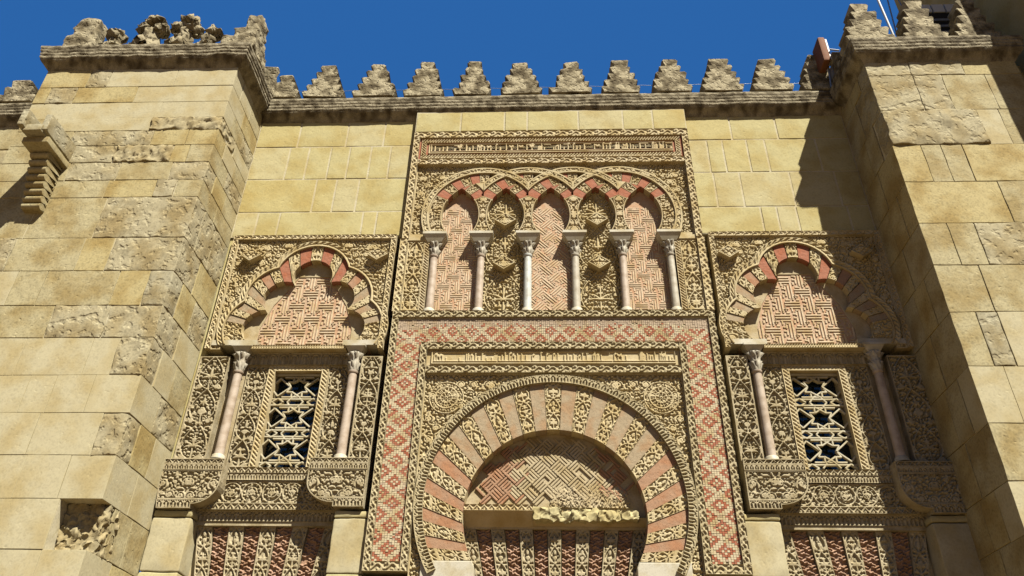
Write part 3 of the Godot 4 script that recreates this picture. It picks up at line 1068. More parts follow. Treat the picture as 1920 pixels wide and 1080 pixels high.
	for q in between:
		for p in only([q], body[0]):
			if area(p) < 0.004: continue
			var mb := MB.new()
			relief_poly(mb, p, "leafmir", 400 + n_sp, -0.052, 0.024, -0.2, 0.012, 0.0075)
			part(t, "spandrel", mb, M.carved_pink)
			n_sp += 1
	# upper field round the arches
	var out := [field]
	for k in range(1, 5): out = less(out, disc(cs[k], 0.895, 96))
	for q in out:
		var mb := MB.new()
		relief_poly(mb, q, "leaf", 501, -0.066, 0.03, zb, 0.014)
		part(t, "spandrel", mb, M.carved)
	var bk := MB.new()
	bk.box(Vector3(-2.04, 6.87, -0.40), Vector3(2.04, 8.18, -0.178))
	part(t, "backing", bk, M.carved)
	# niches behind the columns
	for k in 5:
		var x0: float = cs[k].x
		var x1: float = cs[k + 1].x
		if k % 2 == 0:
			var g := MB.new()
			g.box(Vector3(x0 + 0.001, 5.535, -0.32), Vector3(x1 - 0.001, 7.78, -0.172))
			var back := part(t, "fret_panel", g, M.fret_ground)
			fret(back, rect(x0 + 0.03, 5.55, x1 - 0.03, 7.42), Vector2((x0 + x1) * 0.5, 6.3), 0.0165 if k != 2 else 0.0185, -0.175, -0.1635, M.fret, 0.0 if k != 2 else PI * 0.25)
		else:
			var c := panel(t, "carved_panel", M.carved, x0 + 0.001, x1 - 0.001, 5.535, 7.78, -0.155, 0.032, -0.32, "veg", 520 + k, "u", 2)
			for y in [6.36, 7.13]:
				var d := MB.new()
				var o := Vector2((x0 + x1) * 0.5, y)
				var pl := PackedVector2Array([o + Vector2(0, -0.115), o + Vector2(0.16, 0), o + Vector2(0, 0.115), o + Vector2(-0.16, 0)])
				relief_poly(d, pl, "leafmir", 530 + k, -0.05, 0.018, -0.17, 0.012, 0.008)
				part(c, "boss", d, M.carved)
	# strips beside the outer columns
	for s in [-1.0, 1.0]:
		panel(t, "border", M.carved, s * 2.055, s * 2.16, 5.531, 6.755, -0.005, 0.014, zb, "wave", 540, "v")
		panel(t, "carved_panel", M.carved, s * 1.815, s * 2.05, 5.56, 6.73, -0.035, 0.028, zb, "veg", 541, "u", 2)
		panel(t, "band", M.carved_pink, s * 1.735, s * 1.81, 5.56, 6.73, -0.035, 0.02, zb, "bead", 542, "v")
		var f := MB.new()
		f.box(Vector3(minf(s * 1.62, s * 2.054), 6.731, zb), Vector3(maxf(s * 1.62, s * 2.054), 6.80, -0.02))
		f.box(Vector3(minf(s * 1.70, s * 2.042), 6.801, zb), Vector3(maxf(s * 1.70, s * 2.042), 6.859, -0.05))
		f.box(Vector3(minf(s * 1.668, s * 1.734), 5.56, zb), Vector3(maxf(s * 1.668, s * 1.734), 6.73, -0.15))
		part(t, "fillet", f, M.carved)
	var ms := [M.marble_rose, M.marble_rose, M.marble_blue, M.marble_grey, M.marble_rose, M.marble_grey]
	for k in 6:
		column(t, Vector3(cs[k].x, 0, -0.095), 5.54, 6.50, 6.71, 6.859, 0.056, 0.165, ms[k])

# ------------------------------------------------------------------ the gate with its horseshoe arch
func portal():
	var t := thing("horseshoe_gate", "horseshoe arch gate in a red and cream checkered frame", "gate", Vector3(0, -1.6, -0.2))
	var zb := -0.30
	# outer and inner carved borders
	panel(t, "border", M.border, -2.14, 2.14, 5.432, 5.53, 0.002, 0.016, zb, "wave", 11)
	for s in [-1.0, 1.0]:
		panel(t, "border", M.border, s * 2.054, s * 2.14, 2.14, 5.431, 0.002, 0.016, zb, "wave", 12, "v")
		panel(t, "border", M.border, s * 1.635, s * 1.72, 2.14, 5.045, 0.002, 0.016, zb, "wave", 13, "v")
		panel(t, "border", M.border, s * 1.721, s * 2.053, 2.14, 2.245, 0.002, 0.016, zb, "wave", 14)
	panel(t, "border", M.border, -1.634, 1.634, 4.945, 5.045, 0.002, 0.016, zb, "wave", 15)
	panel(t, "border", M.border, -1.634, 1.634, 4.60, 4.70, 0.0, 0.016, zb, "wave", 16)
	var g := MB.new()
	g.box(Vector3(-1.633, 4.701, zb), Vector3(1.633, 4.944, -0.045))
	part(t, "recess_ground", g, M.carved)
	var ins := panel(t, "inscription", M.carved, -1.57, 1.57, 4.74, 4.91, -0.022, 0.018, -0.05, "kufic", 733, "u", 2, 0.008)
	ins.set_meta("label", "band of angular carved lettering over the arch")
	# mosaic of small square tiles
	var red := MB.new()
	var cream := MB.new()
	var worn := MB.new()
	var bed := MB.new()
	bed.box(Vector3(-2.053, 2.246, zb), Vector3(-1.721, 5.431, -0.036))
	bed.box(Vector3(1.721, 2.246, zb), Vector3(2.053, 5.431, -0.036))
	bed.box(Vector3(-1.7205, 5.046, zb), Vector3(1.7205, 5.431, -0.036))
	part(t, "mosaic_bed", bed, M.mortar)
	rng.seed = 31
	var ts := 0.0302
	for leg in [-1, 1]:
		for j in 122:
			for i in 11:
				var x: float = leg * 1.887 + (i - 5) * ts
				var y := 2.262 + j * 0.0258
				tile(red, cream, worn, x, y, ts, i, j, 1.0 if y > 5.25 else 0.09)
	for j in 14:
		for i in 133:
			tile(red, cream, worn, -1.7205 + (i + 0.5) * 3.441 / 133.0, 5.062 + j * 0.0268, 0.0258, j - 1, i, clampf((j - 7.0) * 0.3, 0.10, 1.0))
	part(t, "red_mosaic", red, M.tile_red, true)
	part(t, "cream_mosaic", cream, M.tile_cream, true)
	part(t, "worn_mosaic", worn, M.tile_worn, true)
	# spandrels
	var C := Vector2(0, 2.932)
	var q := [rect(-1.634, 2.0, 1.634, 4.599)]
	q = less(q, disc(C, 1.6, 120))
	for p in q:
		var mb := MB.new()
		relief_poly(mb, p, "leafmir", 611, -0.055, 0.03, zb, 0.014, 0.0085, 0.0, 0.0)
		part(t, "spandrel", mb, M.carved)
	for s in [-1.0, 1.0]:
		var mb := MB.new()
		rosette(mb, Vector2(s * 1.345, 4.27), 0.225, -0.05)
		part(t, "roundel", mb, M.carved)
	# ring moulding
	var mb := MB.new()
	var a0 := deg_to_rad(-30.0)
	var a1 := deg_to_rad(210.0)
	canvas(1.58 * (a1 - a0), 0.105, 0.0095)
	pattern("arches", 620)
	rim(1)
	relief(mb, func(u, v): return C + Vector2.from_angle(lerpf(a1, a0, u)) * lerpf(1.527, 1.632, v), 0.004, 0.024, -0.1)
	part(t, "arch_moulding", mb, M.border)
	# voussoirs, their joints run to a point on the line of the imposts
	var C2 := Vector2(0, 2.284)
	var CI := Vector2(0, 2.776)
	for k in range(-8, 9):
		var ac := 90.0 + 11.0 * k
		voussoir(t, C2, CI, C, ac - 2.85, ac + 2.85, true, 640 + k)
		if k < 8: voussoir(t, C2, CI, C, ac + 2.95, ac + 8.05, false, 700 + k)
	# imposts
	for s in [-1.0, 1.0]:
		var im := MB.new()
		var pl := PackedVector2Array([Vector2(s * 0.90, 2.05), Vector2(s * 1.5, 2.05), Vector2(s * 1.5, 2.262), Vector2(s * 0.925, 2.262), Vector2(s * 0.90, 2.20)])
		im.slab(ccw(pl), -0.03, -0.42, 0.008)
		part(t, "impost", im, M.marble_white)
		var jb := MB.new()
		jb.box(Vector3(minf(s * 1.0, s * 2.14), -1.6, -0.42), Vector3(maxf(s * 1.0, s * 2.14), 2.048, -0.02))
		part(t, "jamb", jb, M.wall3)
	# intrados lining
	var li := MB.new()
	for i in 80:
		var b0 := deg_to_rad(lerpf(-30, 210, i / 80.0))
		var b1 := deg_to_rad(lerpf(-30, 210, (i + 1) / 80.0))
		var p := CI + Vector2.from_angle(b0) * 1.062
		var e := CI + Vector2.from_angle(b1) * 1.062
		li.quad(Vector3(p.x, p.y, -0.10), Vector3(p.x, p.y, -0.42), Vector3(e.x, e.y, -0.42), Vector3(e.x, e.y, -0.10), Vector3(-cos(b0), -sin(b0), 0))
	part(t, "intrados", li, M.plain)
	# tympanum: worn fret laid on the diagonal, crown edge ragged
	var ty := MB.new()
	ty.box(Vector3(-1.2, 2.80, -0.5), Vector3(1.2, 4.0, -0.215))
	var tym := part(t, "tympanum", ty, M.plaster)
	var kp: PackedVector2Array = only([disc(CI, 1.055, 64)], rect(-0.93, 2.93, 0.98, 4))[0]
	var wv := MB.new()
	var wr := MB.new()
	rng.seed = 17
	var cs := 0.148
	for j in range(-9, 10):
		for i in range(-9, 10):
			for k in 4:
				var o := Vector2(i * cs, j * cs)
				var a := o + (Vector2(0.004, (k + 0.5) * cs / 4.0) if posmod(i + j, 2) == 0 else Vector2((k + 0.5) * cs / 4.0, 0.004))
				var b := a + (Vector2(cs * (1.0 if k % 3 else 1.55) - 0.008, 0) if posmod(i + j, 2) == 0 else Vector2(0, cs * (1.0 if k % 3 else 1.55) - 0.008))
				a = a.rotated(PI * 0.25) + Vector2(0.05, 3.3)
				b = b.rotated(PI * 0.25) + Vector2(0.05, 3.3)
				var lost := 0.06 + 0.35 * clampf((a.x - 0.1) * 1.2, 0.0, 1.0) * clampf((3.3 - a.y) * 4.0, 0.0, 1.0)
				if Geometry2D.is_point_in_polygon(a, kp) and Geometry2D.is_point_in_polygon(b, kp) and rng.randf() > lost:
					(wr if a.x < -0.45 or a.x > 0.62 else wv).bar(a, b, 0.029, -0.225, -0.186 - rng.randf() * 0.010 - (0.0007 * (k + 4 * posmod(i, 3))))
	part(tym, "fret", wv, M.plaster, true)
	part(tym, "fret", wr, M.rose, true)
	relief_worn(tym, rect(-0.1, 2.92, 0.95, 3.32), -0.205)
	# lintel ledge, broken on its right half
	var le := MB.new()
	le.quad(Vector3(-1.12, 2.70, -0.29), Vector3(-0.25, 2.70, -0.29), Vector3(-0.25, 2.8555, -0.10), Vector3(-1.12, 2.8555, -0.10))
	panel_into(le, -1.12, -0.25, 2.856, 2.925, -0.095, 0.016, -0.5, "zig", 650, "u", 1)
	le.box(Vector3(-1.12, 2.690, -0.5), Vector3(1.12, 2.72, -0.275))
	le.quad(Vector3(-0.249, 2.721, -0.28), Vector3(1.12, 2.721, -0.28), Vector3(1.12, 2.80, -0.17), Vector3(-0.249, 2.80, -0.17))
	part(t, "lintel", le, M.carved_pink)
	var br := MB.new()
	rng.seed = 41
	var bxx := -0.249
	while bxx < 0.94:
		var bw := rng.randf_range(0.09, 0.24)
		stone(br, Vector3(bxx, 2.74 + rng.randf_range(0.0, 0.03), -0.5), Vector3(minf(bxx + bw, 0.97), 2.915 - rng.randf_range(0.0, 0.05) - 0.03 * maxf(bxx, 0.0), -0.10 - rng.randf_range(0.0, 0.09)), 0.034, 0.025, 0.010, 12.0)
		bxx += bw - 0.012
	part(t, "broken_lintel", br, M.wall3)
	# fan of upright wedges below it
	fan(t, -1.08, 1.08, 1.35, 2.688, -0.29, 13, 660)
	var dr := MB.new()
	dr.box(Vector3(-1.05, -1.6, -0.6), Vector3(1.05, 1.349, -0.5))
	part(t, "door", dr, M.wood)

func rosette(mb: MB, c: Vector2, r: float, z: float):
	canvas(TAU * r, r, 0.0085)
	for e in [0.03, 0.30, 0.62, 0.95]: line(Vector2(0, chh * e), Vector2(cw, chh * e), 0.0105)
	for i in 34: dab(cw * (i + 0.5) / 34.0, chh * 0.78, 0.014)
	for i in 8: leaf(cw * (i + 0.5) / 8.0, chh * 0.06, PI * 0.5, chh * 0.24, 0.022, 0.0)
	for i in 16: leaf(cw * (i + 0.5) / 16.0, chh * 0.34, PI * 0.5, chh * 0.25, 0.013, 0.5)
	relief(mb, func(u, v): return c + Vector2.from_angle(-TAU * u) * (0.01 + (r - 0.01) * v), z, 0.022, z - 0.04)

func tile(red: MB, cream: MB, worn: MB, x: float, y: float, s: float, i: int, j: int, wear: float):
	var best := 99.0
	for q in [[5, 5], [0, 0], [10, 0], [0, 10], [10, 10]]:
		best = minf(best, absf(i - q[0]) + absf(posmod(j, 10) - q[1]))
	var is_red := best == 0.0 or best == 2.0 or best == 3.0
	var h := s * 0.5 - 0.0018
	var hy := minf(h, 0.0115)
	if rng.randf() < 0.012: return
	x += rng.randf_range(-0.0014, 0.0014)
	y += rng.randf_range(-0.0012, 0.0012)
	var z := -0.028 + rng.randf_range(-0.003, 0.003)
	var mb := red if is_red else cream
	if rng.randf() < wear: mb = worn
	mb.quad(Vector3(x - h, y - hy, z), Vector3(x + h, y - hy, z + rng.randf_range(-0.001, 0.001)), Vector3(x + h, y + hy, z), Vector3(x - h, y + hy, z))
	mb.quad(Vector3(x - h, y + hy, z), Vector3(x + h, y + hy, z), Vector3(x + h, y + hy, -0.04), Vector3(x - h, y + hy, -0.04))
	mb.quad(Vector3(x + h, y - hy, z), Vector3(x + h, y - hy, -0.04), Vector3(x + h, y + hy, -0.04), Vector3(x + h, y + hy, z))
	mb.quad(Vector3(x - h, y - hy, -0.04), Vector3(x - h, y - hy, z), Vector3(x - h, y + hy, z), Vector3(x - h, y + hy, -0.04))
	mb.quad(Vector3(x - h, y - hy, -0.04), Vector3(x + h, y - hy, -0.04), Vector3(x + h, y - hy, z), Vector3(x - h, y - hy, z))

func voussoir(t: Node3D, C2: Vector2, CI: Vector2, C: Vector2, a0: float, a1: float, carved: bool, sd: int):
	var mid := deg_to_rad((a0 + a1) * 0.5)
	var r0 := reach(C2, mid, [CI], 1.06)
	var r1 := reach(C2, mid, [C], 1.535)
	var at := func(u, v):
		var a: float = deg_to_rad(lerpf(a1, a0, u))
		return C2 + Vector2.from_angle(a) * lerpf(reach(C2, a, [CI], 1.06), reach(C2, a, [C], 1.535), v)
	var mb := MB.new()
	if carved:
		canvas(deg_to_rad(a1 - a0) * (r0 + r1) * 0.5, r1 - r0, 0.008)
		pattern("veg", sd)
		rim(1)
		relief(mb, at, -0.036, 0.022, -0.38)
		part(t, "carved_voussoir", mb, M.carved)
	else:
		canvas(deg_to_rad(a1 - a0) * (r0 + r1) * 0.5, r1 - r0, 0.05)
		pattern("flat", sd)
		for i in cv.size(): cv[i] = 0.6 + 0.4 * nz.get_noise_2d(i * 13.0, sd * 7.0)
		relief(mb, at, -0.042, 0.006, -0.38)
		var low: bool = absf((a0 + a1) * 0.5 - 90.0) > 48.0
		part(t, "plain_voussoir", mb, M.rose if low else M.plain)

# broken surface where the fret has fallen off
func relief_worn(parent: Node3D, p: PackedVector2Array, z: float):
	var mb := MB.new()
	canvas(p[2].x - p[0].x, p[2].y - p[0].y, 0.012)
	for j in cm + 1:
		for i in cn + 1:
			var x := i * cu
			var y := j * cvv
			var e := clampf((0.30 - y + 0.12 * nz.get_noise_2d(x * 30.0, 3.0)) * 8.0, 0.0, 1.0)
			e *= clampf(x * 9.0, 0, 1) * clampf((cw - x) * 9.0, 0, 1)
			cv[j * (cn + 1) + i] = e * (0.55 + 0.9 * nz.get_noise_2d(x * 60.0, y * 60.0))
	relief(mb, func(u, v): return Vector2(lerpf(p[0].x, p[2].x, u), lerpf(p[0].y, p[2].y, v)), z + 0.028, 0.042, z - 0.03)
	part(parent, "broken_patch", mb, M.plaster)

# upright wedges of a flat arch, carved ones between brick ones
func fan(t: Node3D, x0: float, x1: float, y0: float, y1: float, z: float, k: int, sd: int):
	var c := (x0 + x1) * 0.5
	for i in k:
		var f0 := float(i) / k
		var f1 := float(i + 1) / k
		var g := 0.006
		var at := func(u, v):
			var x: float = lerpf(lerpf(x0, x1, f0) + g, lerpf(x0, x1, f1) - g, u)
			return Vector2(c + (x - c) * lerpf(0.72, 1.0, v), lerpf(y0, y1, v))
		var mb := MB.new()
		canvas((x1 - x0) / k - 2 * g, y1 - y0, 0.009)
		if i % 2 == 0:
			pattern("veg", sd + i)
			rim(2)
			relief(mb, at, z + 0.012, 0.026, z - 0.1)
			part(t, "carved_wedge", mb, M.carved_grey)
		else:
			pattern("brick", sd + i)
			relief(mb, at, z, 0.036, z - 0.1)
			part(t, "brick_wedge", mb, M.brickwork)
	var bk := MB.new()
	bk.box(Vector3(x0 - 0.05, y0, z - 0.14), Vector3(x1 + 0.05, y1, z - 0.05))
	part(t, "wedge_bed", bk, M.mortar)

# ------------------------------------------------------------------ a window bay; s = -1 left of the gate, +1 right
const AX := 3.36

func bay(s: float, label: String):
	var t := thing("window_bay", label, "window bay", Vector3(s * AX, 2.7, -0.2), "lobed window bays beside the gate")
	var X := func(h): return s * (AX + h)
	var zb := -0.34
	var bx0 := MB.new()
	bx0.box(Vector3(minf(X.call(-1.22), X.call(1.35)), 1.3, -0.655), Vector3(maxf(X.call(-1.22), X.call(1.35)), 6.868, -0.50))
	part(t, "backing", bx0, M.wall)
	bx0 = MB.new()
	bx0.box(Vector3(minf(X.call(1.261), X.call(1.345)), 2.83, -0.655), Vector3(maxf(X.call(1.261), X.call(1.345)), 6.868, -0.13))
	part(t, "filler", bx0, M.wall)
	# border
	panel(t, "border", M.carved, X.call(-1.125), X.call(1.26), 6.80, 6.87, -0.05, 0.014, zb, "wave", 21)
	panel(t, "border", M.carved, X.call(1.19), X.call(1.26), 4.99, 6.799, -0.05, 0.014, zb, "wave", 22, "v")
	panel(t, "border", M.carved, X.call(-1.125), X.call(-1.055), 4.99, 6.799, -0.05, 0.014, zb, "wave", 23, "v")
	# lobes
	var C := Vector2(X.call(0.0), 5.2)
	var lobes := []
	for q in [[0.0, 6.16], [0.36, 5.80], [-0.36, 5.80], [0.56, 5.33], [-0.56, 5.33]]: lobes.append(Vector2(X.call(q[0]), q[1]))
	var outer := PackedVector2Array()
	for i in 161:
		var a := deg_to_rad(lerpf(-9.0, 189.0, i / 160.0))
		outer.append(C + Vector2.from_angle(a) * reach(C, a, lobes, 0.585))
	outer.append(Vector2(outer[160].x, 4.9)); outer.append(Vector2(outer[0].x, 4.9))
	outer = ccw(outer)
	var field := [rect(minf(X.call(-1.054), X.call(1.189)), 4.99, maxf(X.call(-1.054), X.call(1.189)), 6.799)]
	var n_f := 0
	for q in less(field, outer):
		var mb := MB.new()
		relief_poly(mb, q, "leafmir", 801 + n_f, -0.085, 0.03, zb, 0.013, 0.0085, 0.0, X.call(0.0))
		part(t, "spandrel", mb, M.carved)
		n_f += 1
	for h in [-0.90, 0.92]:
		var d := MB.new()
		var o := Vector2(X.call(h), 6.47)
		relief_poly(d, PackedVector2Array([o + Vector2(0, -0.10), o + Vector2(0.145, 0), o + Vector2(0, 0.11), o + Vector2(-0.145, 0)]), "leafmir", 820, 0.02, 0.018, -0.1, 0.012, 0.008)
		part(t, "boss", d, M.carved)
	# moulding and voussoirs
	var mb := MB.new()
	canvas(2.9, 0.085, 0.0095)
	pattern("bead", 830)
	for j in cm + 1:
		for i in cn + 1:
			if j < 3 or j > cm - 2: cv[j * (cn + 1) + i] = 1.0
			if j == 3: cv[j * (cn + 1) + i] = 0.0
	relief(mb, func(u, v):
		var a: float = deg_to_rad(lerpf(188.0, -8.0, u))
		return C + Vector2.from_angle(a) * reach(C, a, lobes, lerpf(0.515, 0.60, v)), -0.056, 0.022, -0.2)
	part(t, "arch_moulding", mb, M.carved)
	var edges := [3.4, 10.4, 17.5, 24.5, 31.5, 38.5, 45.5, 52.5, 59.0, 66.0, 72.0, 78.0, 98.0]
	var list := [[-3.4, 3.4, true]]
	for i in 12:
		for sg in [-1.0, 1.0]:
			list.append([minf(sg * edges[i], sg * edges[i + 1]), maxf(sg * edges[i], sg * edges[i + 1]), i % 2 == 1])
	for e in list:
		var a0: float = 90.0 - e[1] + 0.25
		var a1: float = 90.0 - e[0] - 0.25
		var md := deg_to_rad((a0 + a1) * 0.5)
		var r0 := reach(C, md, lobes, 0.278)
		var r1 := reach(C, md, lobes, 0.52)
		var at := func(u, v):
			var a: float = deg_to_rad(lerpf(a1, a0, u))
			return C + Vector2.from_angle(a) * lerpf(reach(C, a, lobes, 0.278), reach(C, a, lobes, 0.52), v)
		var b := MB.new()
		if e[2]:
			canvas(deg_to_rad(a1 - a0) * (r0 + r1) * 0.5, r1 - r0, 0.008)
			pattern("leaf" if a1 - a0 > 10.0 else "veg", 840 + int(a0))
			rim(1)
			relief(b, at, -0.082, 0.022, -0.24)
			part(t, "carved_voussoir", b, M.carved)
		else:
			canvas(deg_to_rad(a1 - a0) * (r0 + r1) * 0.5, r1 - r0, 0.03)
			pattern("flat", 1)
			relief(b, at, -0.094, 0.0, -0.24)
			part(t, "plain_voussoir", b, M.red if absf(e[0] + e[1]) < 60.0 else (M.rose if absf(e[0] + e[1]) < 80.0 else M.plain))
	# fret at the back of the niche
	var g := MB.new()
	g.box(Vector3(X.call(0.0) - 0.92, 5.03, -0.45), Vector3(X.call(0.0) + 0.92, 6.5, -0.205))
	var ng := part(t, "fret_panel", g, M.fret_ground)
	var keep := PackedVector2Array()
	for q in [[-0.62, 5.05], [0.62, 5.05], [0.62, 5.35], [0.50, 5.72], [0.36, 5.95], [0.22, 6.2], [-0.22, 6.2], [-0.36, 5.95], [-0.50, 5.72], [-0.62, 5.35]]: keep.append(Vector2(X.call(q[0]), q[1]))
	fret(ng, ccw(keep), Vector2(X.call(0.04), 5.45), 0.0205, -0.21, -0.192, M.fret)
	var pb := MB.new()
	for q in less([rect(X.call(0.0) - 0.9, 5.036, X.call(0.0) + 0.9, 6.48)], MB.inset(ccw(keep), -0.015)):
		pb.slab(ccw(thin(q)), -0.193, -0.206, 0.004)
	part(ng, "plaster_margin", pb, M.plaster)
	# ledge under the niche and the blocks the arch stands on
	var le := MB.new()
	panel_into(le, X.call(-0.64), X.call(0.64), 4.975, 5.03, -0.04, 0.014, zb, "bead", 861)
	part(t, "ledge", le, M.carved)
	for h in [[-1.05, -0.58], [0.58, 1.185]]:
		var im := MB.new()
		im.box(Vector3(minf(X.call(h[0]), X.call(h[1])), 5.045, zb), Vector3(maxf(X.call(h[0]), X.call(h[1])), 5.12, -0.07))
		part(t, "impost", im, M.marble_white)
	panel(t, "frieze", M.carved_grey, X.call(-0.72), X.call(0.70), 4.795, 4.97, -0.155, 0.02, zb, "arches", 862)
	# columns
	column(t, Vector3(X.call(0.75), 0, -0.12), 3.46, 4.67, 4.93, 5.04, 0.058, 0.13, M.marble_rose)
	column(t, Vector3(X.call(-0.765), 0, -0.12), 3.46, 4.67, 4.93, 5.04, 0.058, 0.13, M.marble_rose)
	# carved panels
	panel(t, "carved_panel", M.carved_grey, X.call(0.90), X.call(1.30), 3.46, 4.89, -0.10, 0.042, zb, "veg", 871, "u", 3)
	panel(t, "carved_panel", M.carved_grey, X.call(-1.135), X.call(-0.86), 3.46, 4.89, -0.10, 0.042, zb, "veg", 872, "u", 3)
	panel(t, "carved_panel", M.carved_grey, X.call(0.38), X.call(0.665), 3.40, 4.79, -0.19, 0.038, -0.5, "veg", 873, "u", 2)
	panel(t, "carved_panel", M.carved_grey, X.call(-0.71), X.call(-0.43), 3.40, 4.79, -0.19, 0.038, -0.5, "veg", 874, "u", 2)
	for h in [[0.666, 0.899], [-0.859, -0.711]]:
		var bk := MB.new()
		bk.box(Vector3(minf(X.call(h[0]), X.call(h[1])), 3.40, zb), Vector3(maxf(X.call(h[0]), X.call(h[1])), 4.96, -0.22))
		part(t, "column_recess", bk, M.plaster)
	# window with its pierced stone screen
	panel(t, "window_frame", M.carved, X.call(0.285), X.call(0.375), 3.40, 4.79, -0.175, 0.014, -0.5, "bead", 881, "v")
	panel(t, "window_frame", M.carved, X.call(-0.425), X.call(-0.335), 3.40, 4.79, -0.175, 0.014, -0.5, "bead", 882, "v")
	panel(t, "window_frame", M.carved, X.call(-0.334), X.call(0.284), 4.715, 4.79, -0.175, 0.014, -0.5, "bead", 883)
	screen(t, X.call(-0.025), 0.309, 3.387, 4.715, -0.255)
	var gl := MB.new()
	gl.box(Vector3(X.call(-0.025) - 0.309, 3.387, -0.44), Vector3(X.call(-0.025) + 0.309, 4.715, -0.40))
	part(t, "window_pane", gl, M.glass)
	# sill: bands, a scroll, bands again
	var sx0: float = X.call(-0.84)
	var sx1: float = X.call(0.9)
	panel(t, "sill_band", M.carved_grey, sx0, sx1, 3.320, 3.386, -0.165, 0.02, zb, "zig", 891)
	panel(t, "sill_band", M.carved_grey, sx0, sx1, 3.232, 3.319, -0.175, 0.024, zb, "arches", 892)
	panel(t, "sill_scroll", M.carved_grey, sx0, sx1, 2.945, 3.222, -0.19, 0.03, zb, "scroll", 893, "u", 2)
	panel(t, "sill_band", M.carved_grey, sx0, sx1, 2.872, 2.944, -0.175, 0.02, zb, "zig", 894)
	panel(t, "sill_band", M.carved_grey, sx0, sx1, 2.750, 2.871, -0.235, 0.024, zb - 0.1, "arches", 895)
	var sl := MB.new()
	sl.box(Vector3(minf(sx0, sx1), 2.700, zb - 0.1), Vector3(maxf(sx0, sx1), 2.749, -0.25))
	part(t, "sill_slab", sl, M.carved_grey)
	# two brackets with hollowed inner corners
	for o in [[0.61, 1.41, 1.30, 0.90, 3.435, 2.83], [-0.43, -1.14, -1.14, -0.78, 3.455, 2.86]]:
		var sg := signf(o[1])
		var pl := PackedVector2Array([Vector2(X.call(o[1]), o[4]), Vector2(X.call(o[0]), o[4])])
		for i in 9:
			var a := i / 8.0 * PI * 0.5
			pl.append(Vector2(X.call(o[0] + (o[3] - o[0]) * (1.0 - cos(a))), o[4] - 0.275 - (o[4] - 0.275 - o[5] - 0.05) * sin(a)))
		pl.append(Vector2(X.call(o[3]), o[5])); pl.append(Vector2(X.call(o[2]), o[5]))
		pl = ccw(pl)
		var br := MB.new()
		var bx := [[o[4] - 0.062, o[4], "zig"], [o[4] - 0.14, o[4] - 0.063, "arches"], [o[5] + 0.105, o[4] - 0.141, "leafmir"], [o[5], o[5] + 0.104, "arches"]]
		for b in bx:
			for q in only([pl], rect(-6, b[0], 6, b[1])):
				relief_poly(br, q, b[2], 900, -0.005 if b[2] != "leafmir" else -0.012, 0.026, zb, 0.008 if b[2] != "leafmir" else 0.014, 0.0085)
		part(t, "bracket", br, M.carved_grey)

# pierced screen: stars, diamonds and bars of one thickness
func screen(t: Node3D, xc: float, hw: float, y0: float, y1: float, z: float):
	var mb := MB.new()
	var P := (y1 - y0) / 3.08
	var S := []
	for k in 4:
		var y := k * P + P * 0.12
		for e in [0.06, 0.17, 0.86]:
			pass
		# paired cross bars above and below each star
		S.append([-1.0, y + P * 0.10, 1.0, y + P * 0.10])
		S.append([-0.62, y + P * 0.17, 0.62, y + P * 0.17])
		S.append([-0.62, y - P * 0.17, 0.62, y - P * 0.17])
		S.append([-1.0, y - P * 0.10, 1.0, y - P * 0.10])
		# flat hexagon between the bars
		for sg in [-1.0, 1.0]:
			S.append([sg * 0.34, y, sg * 0.14, y + P * 0.17]); S.append([sg * 0.34, y, sg * 0.14, y - P * 0.17])
			S.append([sg * 0.14, y + P * 0.17, -sg * 0.22, y + P * 0.34]); S.append([sg * 0.14, y - P * 0.17, -sg * 0.22, y - P * 0.34])
			# small diamond at the side
			S.append([sg * 0.98, y, sg * 0.74, y + P * 0.12]); S.append([sg * 0.98, y, sg * 0.74, y - P * 0.12])
			S.append([sg * 0.50, y, sg * 0.74, y + P * 0.12]); S.append([sg * 0.50, y, sg * 0.74, y - P * 0.12])
		var c := y + P * 0.5
		for sg in [-1.0, 1.0]:
			# star points and the long diamond at the side
			S.append([sg * 0.22, c + P * 0.17, sg * 0.44, c + P * 0.17]); S.append([sg * 0.22, c - P * 0.17, sg * 0.44, c - P * 0.17])
			S.append([sg * 0.22, c + P * 0.17, sg * 0.22, c + P * 0.34]) ; S.append([sg * 0.22, c - P * 0.17, sg * 0.22, c - P * 0.34])
			S.append([sg * 0.44, c + P * 0.17, sg * 0.30, c]); S.append([sg * 0.44, c - P * 0.17, sg * 0.30, c])
			S.append([sg * 0.30, c, sg * 0.80, c + P * 0.30]); S.append([sg * 0.30, c, sg * 0.80, c - P * 0.30])
			S.append([sg * 1.0, c + P * 0.14, sg * 0.80, c + P * 0.30]); S.append([sg * 1.0, c - P * 0.14, sg * 0.80, c - P * 0.30])
	for x in [-0.58, 0.58, -0.43, 0.43]: S.append([x, 0.0, x, y1 - y0])
	for x in [-0.98, 0.98]: S.append([x, 0.0, x, y1 - y0])
	S.append([-1.0, 0.015, 1.0, 0.015]); S.append([-1.0, y1 - y0 - 0.015, 1.0, y1 - y0 - 0.015])
	for s in S:
		var a := Vector2(xc + s[0] * hw, y0 + s[1])
		var b := Vector2(xc + s[2] * hw, y0 + s[3])
		if maxf(a.y, b.y) > y1 or minf(a.y, b.y) < y0: continue
		mb.bar(a, b, 0.0215, z - 0.045, z + rng.randf_range(-0.004, 0.004))
	part(t, "pierced_screen", mb, M.lattice)

